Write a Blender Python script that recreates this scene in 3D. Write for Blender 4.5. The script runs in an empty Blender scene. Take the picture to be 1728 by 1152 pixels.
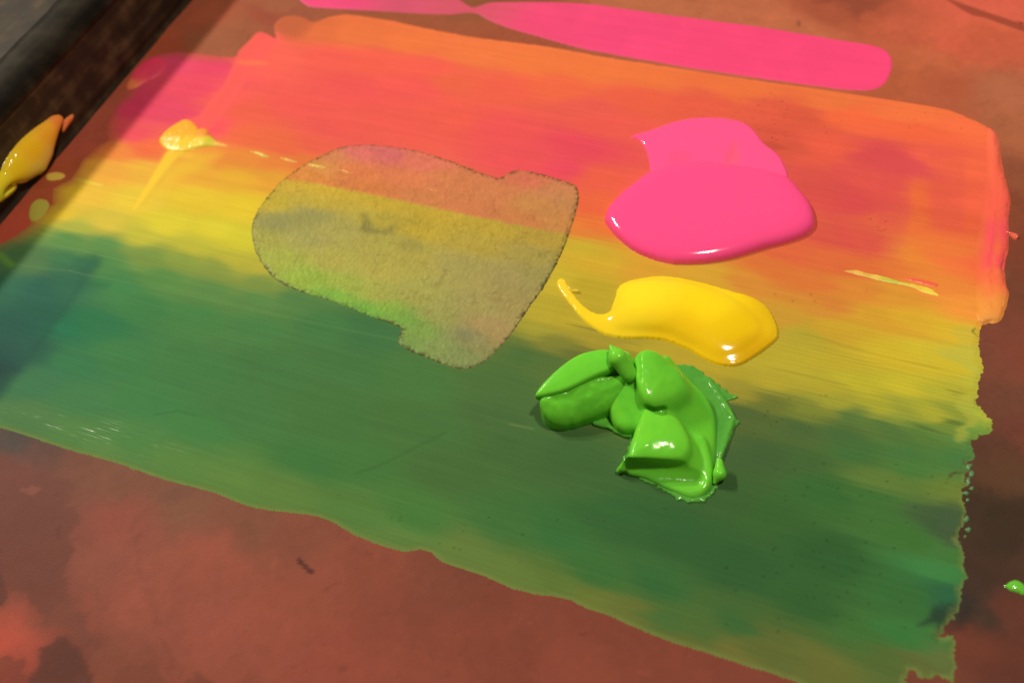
import bpy, math
import numpy as np

# ------------------------------------------------------------------ camera
SC = bpy.context.scene
COL = SC.collection
IC = np.array([864.0, 576.0]); FPX = 1605.0           # picture centre and focal length of the 1728 px photograph
AX = np.array([5795, 1434, -1605.0]); AX /= np.linalg.norm(AX)
AY = np.array([1046, -2430, 1605.0]); AY -= AX*(AX@AY); AY /= np.linalg.norm(AY)
AZ = np.cross(AX, AY)
ROT = np.stack([AX, AY, AZ], 1); DIST = 0.43
CAM = -ROT.T@np.array([0, 0, DIST])

def at(px, py, z=0.0):
    """point of the place (metres) seen at photograph position px,py at height z above the screen"""
    px = np.asarray(px, float); py = np.asarray(py, float)
    d = np.stack([(px-IC[0])/FPX, (py-IC[1])/FPX, np.ones_like(px)], -1)@ROT
    t = (z-CAM[2])/d[..., 2]
    return CAM+d*t[..., None]

def at_x(px, py, x):
    px = np.asarray(px, float); py = np.asarray(py, float)
    d = np.stack([(px-IC[0])/FPX, (py-IC[1])/FPX, np.ones_like(px)], -1)@ROT
    t = (x-CAM[0])/d[..., 0]
    return CAM+d*t[..., None]

from mathutils import Matrix
cd = bpy.data.cameras.new('camera'); cam = bpy.data.objects.new('camera', cd); COL.objects.link(cam)
right, up, back = ROT[0], -ROT[1], -ROT[2]
cam.matrix_world = Matrix(((right[0], up[0], back[0], CAM[0]), (right[1], up[1], back[1], CAM[1]),
                           (right[2], up[2], back[2], CAM[2]), (0, 0, 0, 1)))
cd.sensor_width = 36; cd.lens = FPX/1728*36; cd.clip_start = 0.01; cd.clip_end = 20
cd.dof.use_dof = True; cd.dof.focus_distance = 0.415; cd.dof.aperture_fstop = 6.0
SC.camera = cam

# ------------------------------------------------------------------ light: an indoor work table under warm lamps
w = bpy.data.worlds.new('World'); SC.world = w; w.use_nodes = True
w.node_tree.nodes['Background'].inputs[0].default_value = (1.0, 0.80, 0.60, 1)
w.node_tree.nodes['Background'].inputs[1].default_value = 0.13

def lamp(name, loc, target, size, power, col):
    ld = bpy.data.lights.new(name, 'AREA'); ld.shape = 'DISK'; ld.size = size; ld.energy = power; ld.color = col
    o = bpy.data.objects.new(name, ld); COL.objects.link(o)
    from mathutils import Vector
    o.location = loc
    o.rotation_euler = (Vector(target)-Vector(loc)).to_track_quat('-Z', 'Y').to_euler()
    return o
WARM = (1.0, 0.88, 0.70)
lamp('lamp_key', (-1.44, 0.58, 1.42), (0, 0.05, 0), 0.15, 18.5, WARM)
lamp('lamp_key', (-1.38, 0.30, 1.42), (0, 0.05, 0), 0.15, 18.5, WARM)
lamp('lamp_overhead', (0.36, 0.14, 1.48), (0, 0.05, 0), 0.13, 14, WARM)

SC.view_settings.view_transform = 'Standard'; SC.view_settings.look = 'None'
SC.view_settings.exposure = 0.0; SC.view_settings.gamma = 1.0
SC.render.engine = 'CYCLES'

# ------------------------------------------------------------------ helpers
def lin(c):
    c = np.asarray(c, float)/255.0
    return np.where(c <= 0.04045, c/12.92, ((c+0.055)/1.055)**2.4)

GAIN = 0.76
TINT = np.array([1.0, 0.885, 0.71])                    # warm light: pigment is a little cooler than it looks
def pig(c):
    """pigment colour (linear) of an ink that looks like sRGB c under this light"""
    return np.clip(lin(c)*GAIN/TINT, 0.004, 0.9)

def hash2(ix, iy, seed):
    h = (ix.astype(np.int64)*374761393+iy.astype(np.int64)*668265263+seed*974711) & 0x7fffffff
    h = ((h ^ (h >> 13))*1274126177) & 0x7fffffff
    return ((h ^ (h >> 16)) & 0xffff)/65535.0

def vnoise(x, y, seed=0):
    ix = np.floor(x); iy = np.floor(y); fx = x-ix; fy = y-iy
    fx = fx*fx*fx*(fx*(fx*6-15)+10); fy = fy*fy*fy*(fy*(fy*6-15)+10)
    a = hash2(ix, iy, seed); b = hash2(ix+1, iy, seed); c = hash2(ix, iy+1, seed); d = hash2(ix+1, iy+1, seed)
    return (a*(1-fx)+b*fx)*(1-fy)+(c*(1-fx)+d*fx)*fy

def fbm(x, y, seed=0, octv=4):
    """noise about -1..1; x,y already in feature units"""
    s = np.zeros_like(x); a = 1.0; t = 0.0
    for k in range(octv):
        s += a*(vnoise(x*2**k+17.3*k, y*2**k-9.1*k, seed+k*7)*2-1); t += a; a *= 0.55
    return s/t

def smooth(e0, e1, v):
    t = np.clip((v-e0)/(e1-e0), 0, 1); return t*t*(3-2*t)

def psdf(x, y, poly):
    """signed distance to polygon, positive inside (same units as x,y)"""
    shp = x.shape; x = x.ravel(); y = y.ravel(); P = np.asarray(poly, float)
    best = np.full(x.shape, 1e9); ins = np.zeros(x.shape, bool)
    n = len(P)
    for i in range(n):
        a = P[i]; b = P[(i+1) % n]; ex, ey = b-a
        wx = x-a[0]; wy = y-a[1]
        t = np.clip((wx*ex+wy*ey)/(ex*ex+ey*ey+1e-18), 0, 1)
        dx = wx-ex*t; dy = wy-ey*t
        best = np.minimum(best, dx*dx+dy*dy)
        if ey != 0:
            c = ((a[1] > y) != (b[1] > y)) & (x < ex*(y-a[1])/ey+a[0])
            ins ^= c
    d = np.sqrt(best)
    return np.where(ins, d, -d).reshape(shp)

def curve(pts, sub=4):
    """closed Catmull-Rom through traced points"""
    P = np.asarray(pts, float); n = len(P); out = []
    for i in range(n):
        p0, p1, p2, p3 = P[i-1], P[i], P[(i+1) % n], P[(i+2) % n]
        for k in range(sub):
            t = k/sub
            out.append(0.5*((2*p1)+(-p0+p2)*t+(2*p0-5*p1+4*p2-p3)*t*t+(-p0+3*p1-3*p2+p3)*t**3))
    return np.array(out)

def plan(pts, z=0.0, sub=4):
    """traced outline -> outline on the screen in metres (x,y)"""
    p = curve(pts, sub) if sub > 1 else np.asarray(pts, float)
    return at(p[:, 0], p[:, 1], z)[:, :2]

def shepard(x, y, pts, ax=0.5, eps=0.004, power=2.0):
    """blend colour samples (x,y,colour) - distances along x count less because the ink is pulled along x"""
    num = np.zeros(x.shape+(3,)); den = np.zeros(x.shape)
    for px, py, c in pts:
        p = at(px, py)
        d2 = ((x-p[0])*ax)**2+(y-p[1])**2+eps*eps
        wt = (1e-5/d2)**power
        den += wt; num += wt[..., None]*c
    return num/den[..., None]

def mesh_obj(name, V, Fq, mat, colour=None, parent=None, smooth_shade=True):
    me = bpy.data.meshes.new(name)
    V = np.ascontiguousarray(V, np.float32); Fq = np.ascontiguousarray(Fq, np.int32)
    me.vertices.add(len(V)); me.vertices.foreach_set('co', V.ravel())
    k = Fq.shape[1]
    me.loops.add(Fq.size); me.loops.foreach_set('vertex_index', Fq.ravel())
    me.polygons.add(len(Fq)); me.polygons.foreach_set('loop_start', np.arange(0, Fq.size, k, dtype=np.int32))
    me.polygons.foreach_set('use_smooth', np.full(len(Fq), smooth_shade))
    me.update(calc_edges=True)
    if colour is not None:
        a = me.attributes.new('ink', 'FLOAT_COLOR', 'POINT')
        c = np.ones((len(V), 4), np.float32); c[:, :3] = colour; a.data.foreach_set('color', c.ravel())
    me.materials.append(mat)
    o = bpy.data.objects.new(name, me); COL.objects.link(o)
    if parent: o.parent = parent
    return o

def grid_mesh(name, X, Y, Z, keep, mat, colour, parent=None, to3d=None):
    ny, nx = X.shape
    idx = np.arange(nx*ny).reshape(ny, nx)
    q = np.stack([idx[:-1, :-1], idx[:-1, 1:], idx[1:, 1:], idx[1:, :-1]], -1).reshape(-1, 4)
    kf = (keep[:-1, :-1] | keep[:-1, 1:] | keep[1:, 1:] | keep[1:, :-1]).ravel()
    q = q[kf]
    used = np.zeros(nx*ny, bool); used[q.ravel()] = True
    remap = np.cumsum(used)-1
    V = np.stack([X, Y, Z], -1).reshape(-1, 3)[used]
    if to3d is not None: V = to3d(V)
    return mesh_obj(name, V, remap[q], mat, colour.reshape(-1, 3)[used], parent)

def thing(name, loc=(0, 0, 0)):
    o = bpy.data.objects.new(name, None); COL.objects.link(o); o.location = loc; o.empty_display_size = 0.01
    return o

def adopt(root, *parts):
    for p in parts:
        p.parent = root; p.matrix_parent_inverse = Matrix.Translation(root.location).inverted()

def tag(o, label, cat, group=None):
    o['label'] = label; o['category'] = cat
    if group: o['group'] = group
    return o

def puddle(mask, step, decay, boundary=None):
    """height 0..1 of a liquid pool on a mask: screened Poisson, flat middle and rounded rim"""
    h = np.zeros(mask.shape); k = (step/decay)**2
    m = mask.astype(float)
    for it in range(int(5*(decay/step))**2//6+400):
        s = np.zeros_like(h)
        s[1:-1, 1:-1] = h[:-2, 1:-1]+h[2:, 1:-1]+h[1:-1, :-2]+h[1:-1, 2:]
        h = (s+k)/(4+k)*m
    return h

def lattice(poly, step, pad):
    p = np.asarray(poly)
    xs = np.arange(p[:, 0].min()-pad, p[:, 0].max()+pad, step)
    ys = np.arange(p[:, 1].min()-pad, p[:, 1].max()+pad, step)
    return np.meshgrid(xs, ys)

# ------------------------------------------------------------------ materials
def material(name):
    m = bpy.data.materials.new(name); m.use_nodes = True
    nt = m.node_tree; return m, nt, nt.nodes, nt.links, nt.nodes['Principled BSDF']

def ink_material(name, rough=0.35, coat=0.0, grain=0.06, streak=0.0, streak_scale=(40, 1400, 1), fine=0.0, sss=0.0,
                 spec=0.35, weave=0.0, pebble=0.0, streak_amt=1.0, glint=False):
    m, nt, N, L, b = material(name)
    at_ = N.new('ShaderNodeAttribute'); at_.attribute_name = 'ink'
    tc = N.new('ShaderNodeTexCoord')
    # fine mottling of the pigment
    n1 = N.new('ShaderNodeTexNoise'); n1.inputs['Scale'].default_value = 1600; n1.inputs['Detail'].default_value = 3
    n2 = N.new('ShaderNodeTexNoise'); n2.inputs['Detail'].default_value = 4; n2.inputs['Scale'].default_value = 1.0
    mp = N.new('ShaderNodeMapping'); mp.inputs['Scale'].default_value = (streak_scale[0], streak_scale[1], 60)
    L.new(tc.outputs['Object'], n1.inputs['Vector']); L.new(tc.outputs['Object'], mp.inputs['Vector']); L.new(mp.outputs[0], n2.inputs['Vector'])
    ma = N.new('ShaderNodeMath'); ma.operation = 'MULTIPLY_ADD'; ma.inputs[1].default_value = grain*2; ma.inputs[2].default_value = 1-grain
    L.new(n1.outputs['Fac'], ma.inputs[0])
    mb = N.new('ShaderNodeMath'); mb.operation = 'MULTIPLY_ADD'; mb.inputs[1].default_value = streak*2; mb.inputs[2].default_value = 1-streak
    L.new(n2.outputs['Fac'], mb.inputs[0])
    mm = N.new('ShaderNodeMath'); mm.operation = 'MULTIPLY'; L.new(ma.outputs[0], mm.inputs[0]); L.new(mb.outputs[0], mm.inputs[1])
    vm = N.new('ShaderNodeVectorMath'); vm.operation = 'SCALE'
    L.new(at_.outputs['Color'], vm.inputs[0]); L.new(mm.outputs[0], vm.inputs['Scale'])
    L.new(vm.outputs[0], b.inputs['Base Color'])
    b.inputs['Roughness'].default_value = rough
    b.inputs['Specular IOR Level'].default_value = spec
    b.inputs['Coat Weight'].default_value = coat; b.inputs['Coat Roughness'].default_value = 0.06
    if sss:
        b.inputs['Subsurface Weight'].default_value = sss
        b.inputs['Subsurface Radius'].default_value = (0.004, 0.003, 0.002); b.inputs['Subsurface Scale'].default_value = 0.6
    if glint:      # short wet beads of ink left between the threads: small smooth spots in an otherwise dull film
        mg = N.new('ShaderNodeMapping'); mg.inputs['Scale'].default_value = (70, 1700, 60)
        ng = N.new('ShaderNodeTexNoise'); ng.inputs['Scale'].default_value = 1.0; ng.inputs['Detail'].default_value = 2
        rg = N.new('ShaderNodeMapRange'); rg.inputs['From Min'].default_value = 0.57; rg.inputs['From Max'].default_value = 0.74
        L.new(tc.outputs['Object'], mg.inputs['Vector']); L.new(mg.outputs[0], ng.inputs['Vector']); L.new(ng.outputs['Fac'], rg.inputs['Value'])
        wa = N.new('ShaderNodeAttribute'); wa.attribute_name = 'wet'
        wm = N.new('ShaderNodeMath'); wm.operation = 'MULTIPLY'; L.new(rg.outputs[0], wm.inputs[0]); L.new(wa.outputs['Fac'], wm.inputs[1])
        for sock, lo_, hi_ in (('Roughness', rough, 0.2), ('Specular IOR Level', spec, 0.5)):
            mr = N.new('ShaderNodeMix'); mr.data_type = 'FLOAT'; mr.inputs[2].default_value = lo_; mr.inputs[3].default_value = hi_
            L.new(wm.outputs[0], mr.inputs[0]); L.new(mr.outputs[0], b.inputs[sock])
    h = None
    def add(sock, amt):
        nonlocal h
        a = N.new('ShaderNodeMath'); a.operation = 'MULTIPLY'; a.inputs[1].default_value = amt; L.new(sock, a.inputs[0])
        if h is None: h = a.outputs[0]
        else:
            s = N.new('ShaderNodeMath'); s.operation = 'ADD'; L.new(h, s.inputs[0]); L.new(a.outputs[0], s.inputs[1]); h = s.outputs[0]
    if streak: add(n2.outputs['Fac'], streak_amt)
    if fine: add(n1.outputs['Fac'], fine)
    if weave:
        for ang in (0, 1):
            wv = N.new('ShaderNodeTexWave'); wv.bands_direction = 'X' if ang else 'Y'
            wv.inputs['Scale'].default_value = 260; wv.inputs['Distortion'].default_value = 1.2
            wv.inputs['Detail Scale'].default_value = 30
            L.new(tc.outputs['Object'], wv.inputs['Vector']); add(wv.outputs['Fac'], weave)
    if pebble:
        vo = N.new('ShaderNodeTexVoronoi'); vo.inputs['Scale'].default_value = 480; vo.feature = 'SMOOTH_F1'
        vo.inputs['Smoothness'].default_value = 0.6
        mp2 = N.new('ShaderNodeMapping'); mp2.inputs['Scale'].default_value = (1.35, 0.8, 1); mp2.inputs['Rotation'].default_value = (0, 0, 0.5)
        L.new(tc.outputs['Object'], mp2.inputs['Vector']); L.new(mp2.outputs[0], vo.inputs['Vector'])
        add(vo.outputs['Distance'], -pebble)
    if h is not None:
        bp = N.new('ShaderNodeBump'); bp.inputs['Strength'].default_value = 1.0; bp.inputs['Distance'].default_value = 0.00018
        L.new(h, bp.inputs['Height']); L.new(bp.outputs[0], b.inputs['Normal'])
        if coat: L.new(bp.outputs[0], b.inputs['Coat Normal'])
    return m

M_SCREEN = ink_material('stained_screen_coating', rough=0.5, grain=0.13, fine=0.5, spec=0.10, weave=0.03)
M_FILM = ink_material('pulled_ink_film', rough=0.62, grain=0.08, streak=0.09, streak_amt=0.35, streak_scale=(28, 1500, 1), fine=0.3, spec=0.08, weave=0.04, glint=True)
M_STROKE = ink_material('flat_pink_ink', rough=0.5, grain=0.03, fine=0.2, spec=0.2)
M_PATCH = ink_material('pebbled_olive_ink', rough=0.42, grain=0.08, fine=0.3, spec=0.08, pebble=1.3)
M_WET = ink_material('wet_ink', rough=0.10, coat=0.0, grain=0.01, sss=0.25, spec=0.4)
M_HEAP = ink_material('thick_creamy_ink', rough=0.15, grain=0.03, sss=0.3, spec=0.18, fine=0.0, streak=0.02, streak_scale=(420, 90, 1), streak_amt=0.7)
M_RIDGE = ink_material('wet_ink_ridge', rough=0.3, coat=0.0, grain=0.02, fine=0.2, spec=0.3)

# ------------------------------------------------------------------ the screen: stained coated mesh, seen from the ink side
MM = 0.001
def warp(X, Y, ax, ay, fx, fy, seed):
    return X+ax*fbm(X*fx, Y*fy, seed, 4), Y+ay*fbm(X*fx, Y*fy, seed+50, 4)

S = lambda *a: [(p[0][0], p[0][1], pig(p[1])) for p in a]
base_pts = S(
 ((470, 10), (168, 98, 70)), ((420, 40), (165, 95, 65)), ((700, 60), (168, 92, 62)), ((860, 60), (170, 90, 62)), ((830, 2), (150, 90, 60)),
 ((1100, 10), (178, 104, 72)), ((1250, 20), (186, 106, 74)), ((1400, 10), (165, 84, 60)), ((1460, 8), (170, 84, 60)), ((1330, 50), (190, 108, 75)),
 ((1540, 60), (192, 95, 68)), ((1600, 70), (205, 95, 70)), ((1680, 60), (205, 98, 70)), ((1660, 15), (212, 98, 76)), ((1720, 20), (212, 98, 76)),
 ((1560, 100), (192, 102, 68)), ((1530, 140), (182, 95, 62)), ((1600, 150), (175, 90, 62)), ((1690, 160), (178, 104, 74)), ((1720, 220), (172, 100, 68)),
 ((1715, 300), (155, 88, 62)), ((1715, 360), (140, 75, 52)), ((1715, 430), (132, 70, 50)), ((1715, 480), (125, 72, 52)), ((1690, 600), (134, 78, 60)),
 ((1720, 600), (140, 74, 56)), ((1690, 680), (118, 72, 54)), ((1725, 740), (120, 66, 52)), ((1690, 760), (98, 62, 46)), ((1690, 800), (100, 68, 46)),
 ((1680, 850), (66, 50, 35)), ((1725, 860), (68, 50, 35)), ((1690, 920), (66, 50, 35)), ((1660, 980), (68, 46, 35)), ((1725, 950), (80, 54, 40)),
 ((1700, 1040), (108, 58, 44)), ((1650, 1020), (62, 50, 40)), ((1640, 1090), (124, 62, 44)), ((1700, 1120), (104, 54, 40)), ((1560, 1150), (126, 68, 46)),
 ((20, 740), (70, 62, 56)), ((60, 770), (96, 62, 52)), ((130, 790), (122, 70, 52)), ((30, 800), (128, 66, 56)), ((40, 880), (112, 60, 48)),
 ((20, 930), (118, 62, 48)), ((80, 960), (118, 64, 50)), ((90, 1030), (135, 72, 56)), ((10, 990), (130, 66, 52)), ((30, 1050), (182, 84, 64)), ((0, 1075), (205, 86, 66)),
 ((10, 1110), (170, 76, 60)), ((100, 1120), (108, 58, 46)), ((190, 800), (126, 76, 54)), ((300, 840), (128, 80, 58)), ((200, 880), (152, 76, 60)),
 ((160, 960), (148, 78, 62)), ((250, 1000), (156, 80, 62)), ((360, 950), (160, 82, 62)), ((330, 1060), (156, 80, 62)), ((200, 1120), (142, 76, 58)),
 ((420, 880), (132, 78, 56)), ((500, 900), (138, 76, 56)), ((480, 1020), (156, 80, 60)), ((600, 980), (150, 78, 58)), ((600, 1100), (152, 76, 58)),
 ((760, 980), (132, 72, 54)), ((800, 1060), (145, 74, 55)), ((900, 1030), (136, 70, 52)), ((950, 1110), (145, 72, 54)), ((1060, 1080), (136, 68, 50)),
 ((1120, 1130), (142, 70, 50)), ((1260, 1150), (136, 66, 48)), ((1400, 1200), (130, 64, 46)), ((700, 1200), (150, 76, 58)), ((200, 1200), (145, 76, 58)),
 ((150, 235), (195, 95, 72)), ((270, 70), (190, 90, 60)), ((30, 380), (205, 90, 66)), ((340, 30), (185, 95, 65)), ((360, 60), (172, 102, 70)), ((400, 50), (170, 100, 68)),
 ((100, 300), (190, 95, 60)), ((20, 480), (120, 110, 62)), ((-60, 560), (150, 90, 60)), ((-60, 720), (110, 70, 60)), ((440, 30), (165, 80, 60)))

base_pts = [(u, v, c*(1.22 if u > 950 and v < 260 else 1.0)) for u, v, c in base_pts]  # far right coating lightened in the colour to offset lamp fall-off
def overlay(C, s, colour, feather, op=1.0, bias=0.0):
    wgt = smooth(-feather, feather, s+bias)*op
    return C*(1-wgt[..., None])+np.asarray(colour)*wgt[..., None]

xs = np.concatenate([np.linspace(-0.75, -0.472, 24), np.arange(-0.47, 0.262, 0.0010), np.linspace(0.264, 0.75, 40)])
ys = np.concatenate([np.linspace(-0.65, -0.237, 34), np.arange(-0.235, 0.33, 0.0010), np.linspace(0.332, 0.75, 34)])
X, Y = np.meshgrid(xs, ys)
wx, wy = warp(X, Y, 0.006, 0.006, 90, 90, 11)
wx2, wy2 = warp(wx, wy, 0.0012, 0.0012, 700, 700, 12)
C = shepard(wx, wy, base_pts, ax=0.8, eps=0.006)
C *= (1+0.07*fbm(X*60, Y*60, 3, 5)+0.06*fbm(X*300, Y*300, 31, 3))[..., None]
f1 = fbm(X*38+3, Y*38, 33, 6); C *= (1-0.06*smooth(0.16, 0.20, f1)+0.04*smooth(-0.22, -0.26, f1))[..., None]
f2 = np.abs(fbm(X*22, Y*30, 34, 5)); C *= (1-0.10*smooth(0.014, 0.0, f2))[..., None]
def stain(poly, col, feather, op=1.0, wig=True, sub=3):
    global C
    P = plan(poly, 0, sub)
    s = psdf(wx2 if wig else X, wy2 if wig else Y, P)
    C = overlay(C, s, pig(col), feather, op)
stain([(-60, 760), (60, 800), (112, 812), (120, 850), (128, 880), (120, 905), (122, 935), (112, 960), (108, 1000), (92, 1030), (60, 1010), (40, 990), (-60, 960)], (112, 60, 48), 0.0012, 0.75)
stain([(105, 960), (112, 1000), (125, 1035), (145, 1065), (150, 1085), (120, 1080), (90, 1055), (85, 1010)], (120, 66, 52), 0.0012, 0.6)
stain([(62, 1092), (95, 1086), (140, 1100), (150, 1130), (160, 1160), (100, 1180), (40, 1165), (55, 1120)], (96, 52, 42), 0.0010, 0.8)
stain([(-20, 940), (8, 950), (18, 985), (12, 1010), (-20, 1015)], (92, 50, 40), 0.0008, 0.7)
stain([(-20, 1110), (20, 1118), (40, 1140), (35, 1180), (-30, 1180)], (125, 60, 46), 0.0008, 0.7)
stain([(200, 1135), (230, 1120), (260, 1135), (270, 1170), (200, 1170)], (124, 66, 50), 0.001, 0.6)
stain([(315, 1150), (325, 1132), (350, 1140), (352, 1170), (312, 1170)], (118, 60, 46), 0.001, 0.6)
stain([(36, 830), (50, 822), (64, 822), (52, 832), (40, 841)], (138, 78, 64), 0.0005, 0.8, sub=2)
stain([(500, 940), (508, 942), (516, 952), (528, 960), (530, 968), (520, 966), (512, 957), (503, 950)], (82, 42, 34), 0.0003, 0.9, False, 2)
stain([(1372, -4), (1400, 6), (1424, 14), (1440, 30), (1452, 34), (1462, 20), (1490, 6), (1500, -4)], (150, 78, 58), 0.003, 0.7)
stain([(1345, 34), (1350, 36), (1351, 44), (1346, 45)], (140, 82, 60), 0.0008, 0.7, False)
stain([(1618, 1010), (1640, 1012), (1650, 1026), (1636, 1042), (1610, 1060), (1596, 1070)], (46, 42, 36), 0.003, 0.8)
stain([(1690, 448), (1705, 452), (1712, 462), (1704, 474), (1692, 470)], (134, 84, 66), 0.0012, 0.7)
# far corner: a coat line with a dark edge
stain([(1588, -6), (1640, 12), (1728, 42), (1800, 66), (1800, 80), (1728, 54), (1660, 30), (1640, 26), (1625, 18)], (160, 74, 54), 0.0006, 0.8, False, 1)
stain([(1716, 36), (1724, 38), (1730, 41), (1724, 41)], (80, 40, 28), 0.0005, 0.9, False, 1)
# crease lines
for ln, wd, op in (([(842, -5), (843, 30), (838, 52), (832, 66)], 0.0007, 0.45), ([(755, 24), (740, 34), (725, 42)], 0.0006, 0.25),
                   ([(228, 900), (240, 960), (262, 1040), (300, 1150)], 0.0009, 0.35), ([(640, 950), (700, 985), (760, 970), (790, 962)], 0.0009, 0.22)):
    L = at(np.array(ln)[:, 0], np.array(ln)[:, 1])[:, :2]
    poly = np.concatenate([L, L[::-1]+1e-6])
    s = psdf(wx2, wy2, poly)
    C = overlay(C, -np.abs(s)+wd, C*0.72, wd, op/0.5*0.5)
# blots and specks
rng = np.random.default_rng(5)
for k in range(70):
    px, py = rng.uniform(-20, 1728), rng.uniform(760, 1152)
    p = at(px, py); r = rng.uniform(0.0006, 0.0022)
    d = np.hypot((wx2-p[0]), (wy2-p[1])*rng.uniform(0.7, 1.3))
    wgt = smooth(r, r*0.4, d)*rng.uniform(0.12, 0.35)
    C = C*(1+wgt[..., None]*(0.5 if rng.random() < 0.45 else -0.7))
Zs = 0.00006*fbm(X*200, Y*200, 8, 3)
C = C*np.array([0.90, 0.83, 0.74])
surf = grid_mesh('screen_surface', X, Y, Zs, np.ones_like(X, bool), M_SCREEN, np.clip(C, 0.004, 0.9))
surf['kind'] = 'structure'; surf['label'] = 'reddish brown stained coating of the printing screen under the inks'

# ------------------------------------------------------------------ the wide rainbow film
film_px = [(425, 66), (432, 57), (442, 54), (455, 60), (466, 64), (462, 46), (472, 32), (492, 26), (514, 30), (530, 38), (552, 30), (580, 25), (608, 27), (664, 36), (712, 47),
 (775, 59), (834, 68), (903, 76), (955, 84), (1000, 93), (1147, 116), (1295, 139), (1421, 154), (1505, 164), (1569, 175), (1623, 194), (1674, 219),
 (1683, 236), (1687, 270), (1695, 307), (1702, 338), (1699, 366), (1699, 388), (1698, 423), (1692, 451), (1695, 482), (1699, 496), (1692, 527),
 (1682, 541), (1661, 545), (1655, 558), (1653, 585), (1660, 621), (1653, 644), (1647, 674), (1658, 690), (1671, 706), (1673, 723), (1662, 736),
 (1641, 744), (1641, 772), (1632, 780), (1636, 790), (1628, 800), (1632, 818), (1623, 830), (1624, 848), (1629, 862), (1624, 889), (1617, 910), (1625, 930), (1625, 957), (1634, 974),
 (1624, 981), (1624, 998), (1619, 1022), (1606, 1045), (1592, 1062), (1588, 1076), (1602, 1070), (1613, 1064), (1612, 1100), (1612, 1160), (1600, 1150), (1591, 1141), (1578, 1140),
 (1561, 1148), (1545, 1136), (1533, 1131), (1524, 1146), (1518, 1165), (1400, 1172), (1336, 1148), (1268, 1126), (1200, 1104), (1142, 1086), (1086, 1065), (1034, 1042),
 (999, 1030), (965, 1014), (935, 1007), (912, 1004), (885, 999), (850, 987), (808, 969), (746, 948), (728, 933), (708, 927), (687, 931), (652, 923),
 (600, 904), (559, 880), (518, 868), (458, 862), (405, 850), (364, 832), (283, 811), (202, 783), (121, 761), (40, 734), (0, 722), (-80, 700),
 (-120, 640), (-70, 560), (-40, 500), (-20, 430), (20, 402), (50, 380), (62, 360), (88, 345), (90, 318), (120, 303), (140, 270), (168, 245), (184, 236), (180, 215), (196, 180), (214, 158),
 (236, 118), (262, 95), (300, 88), (345, 92), (394, 97), (402, 86)]
film_poly = plan(film_px, 0, 2)
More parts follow.
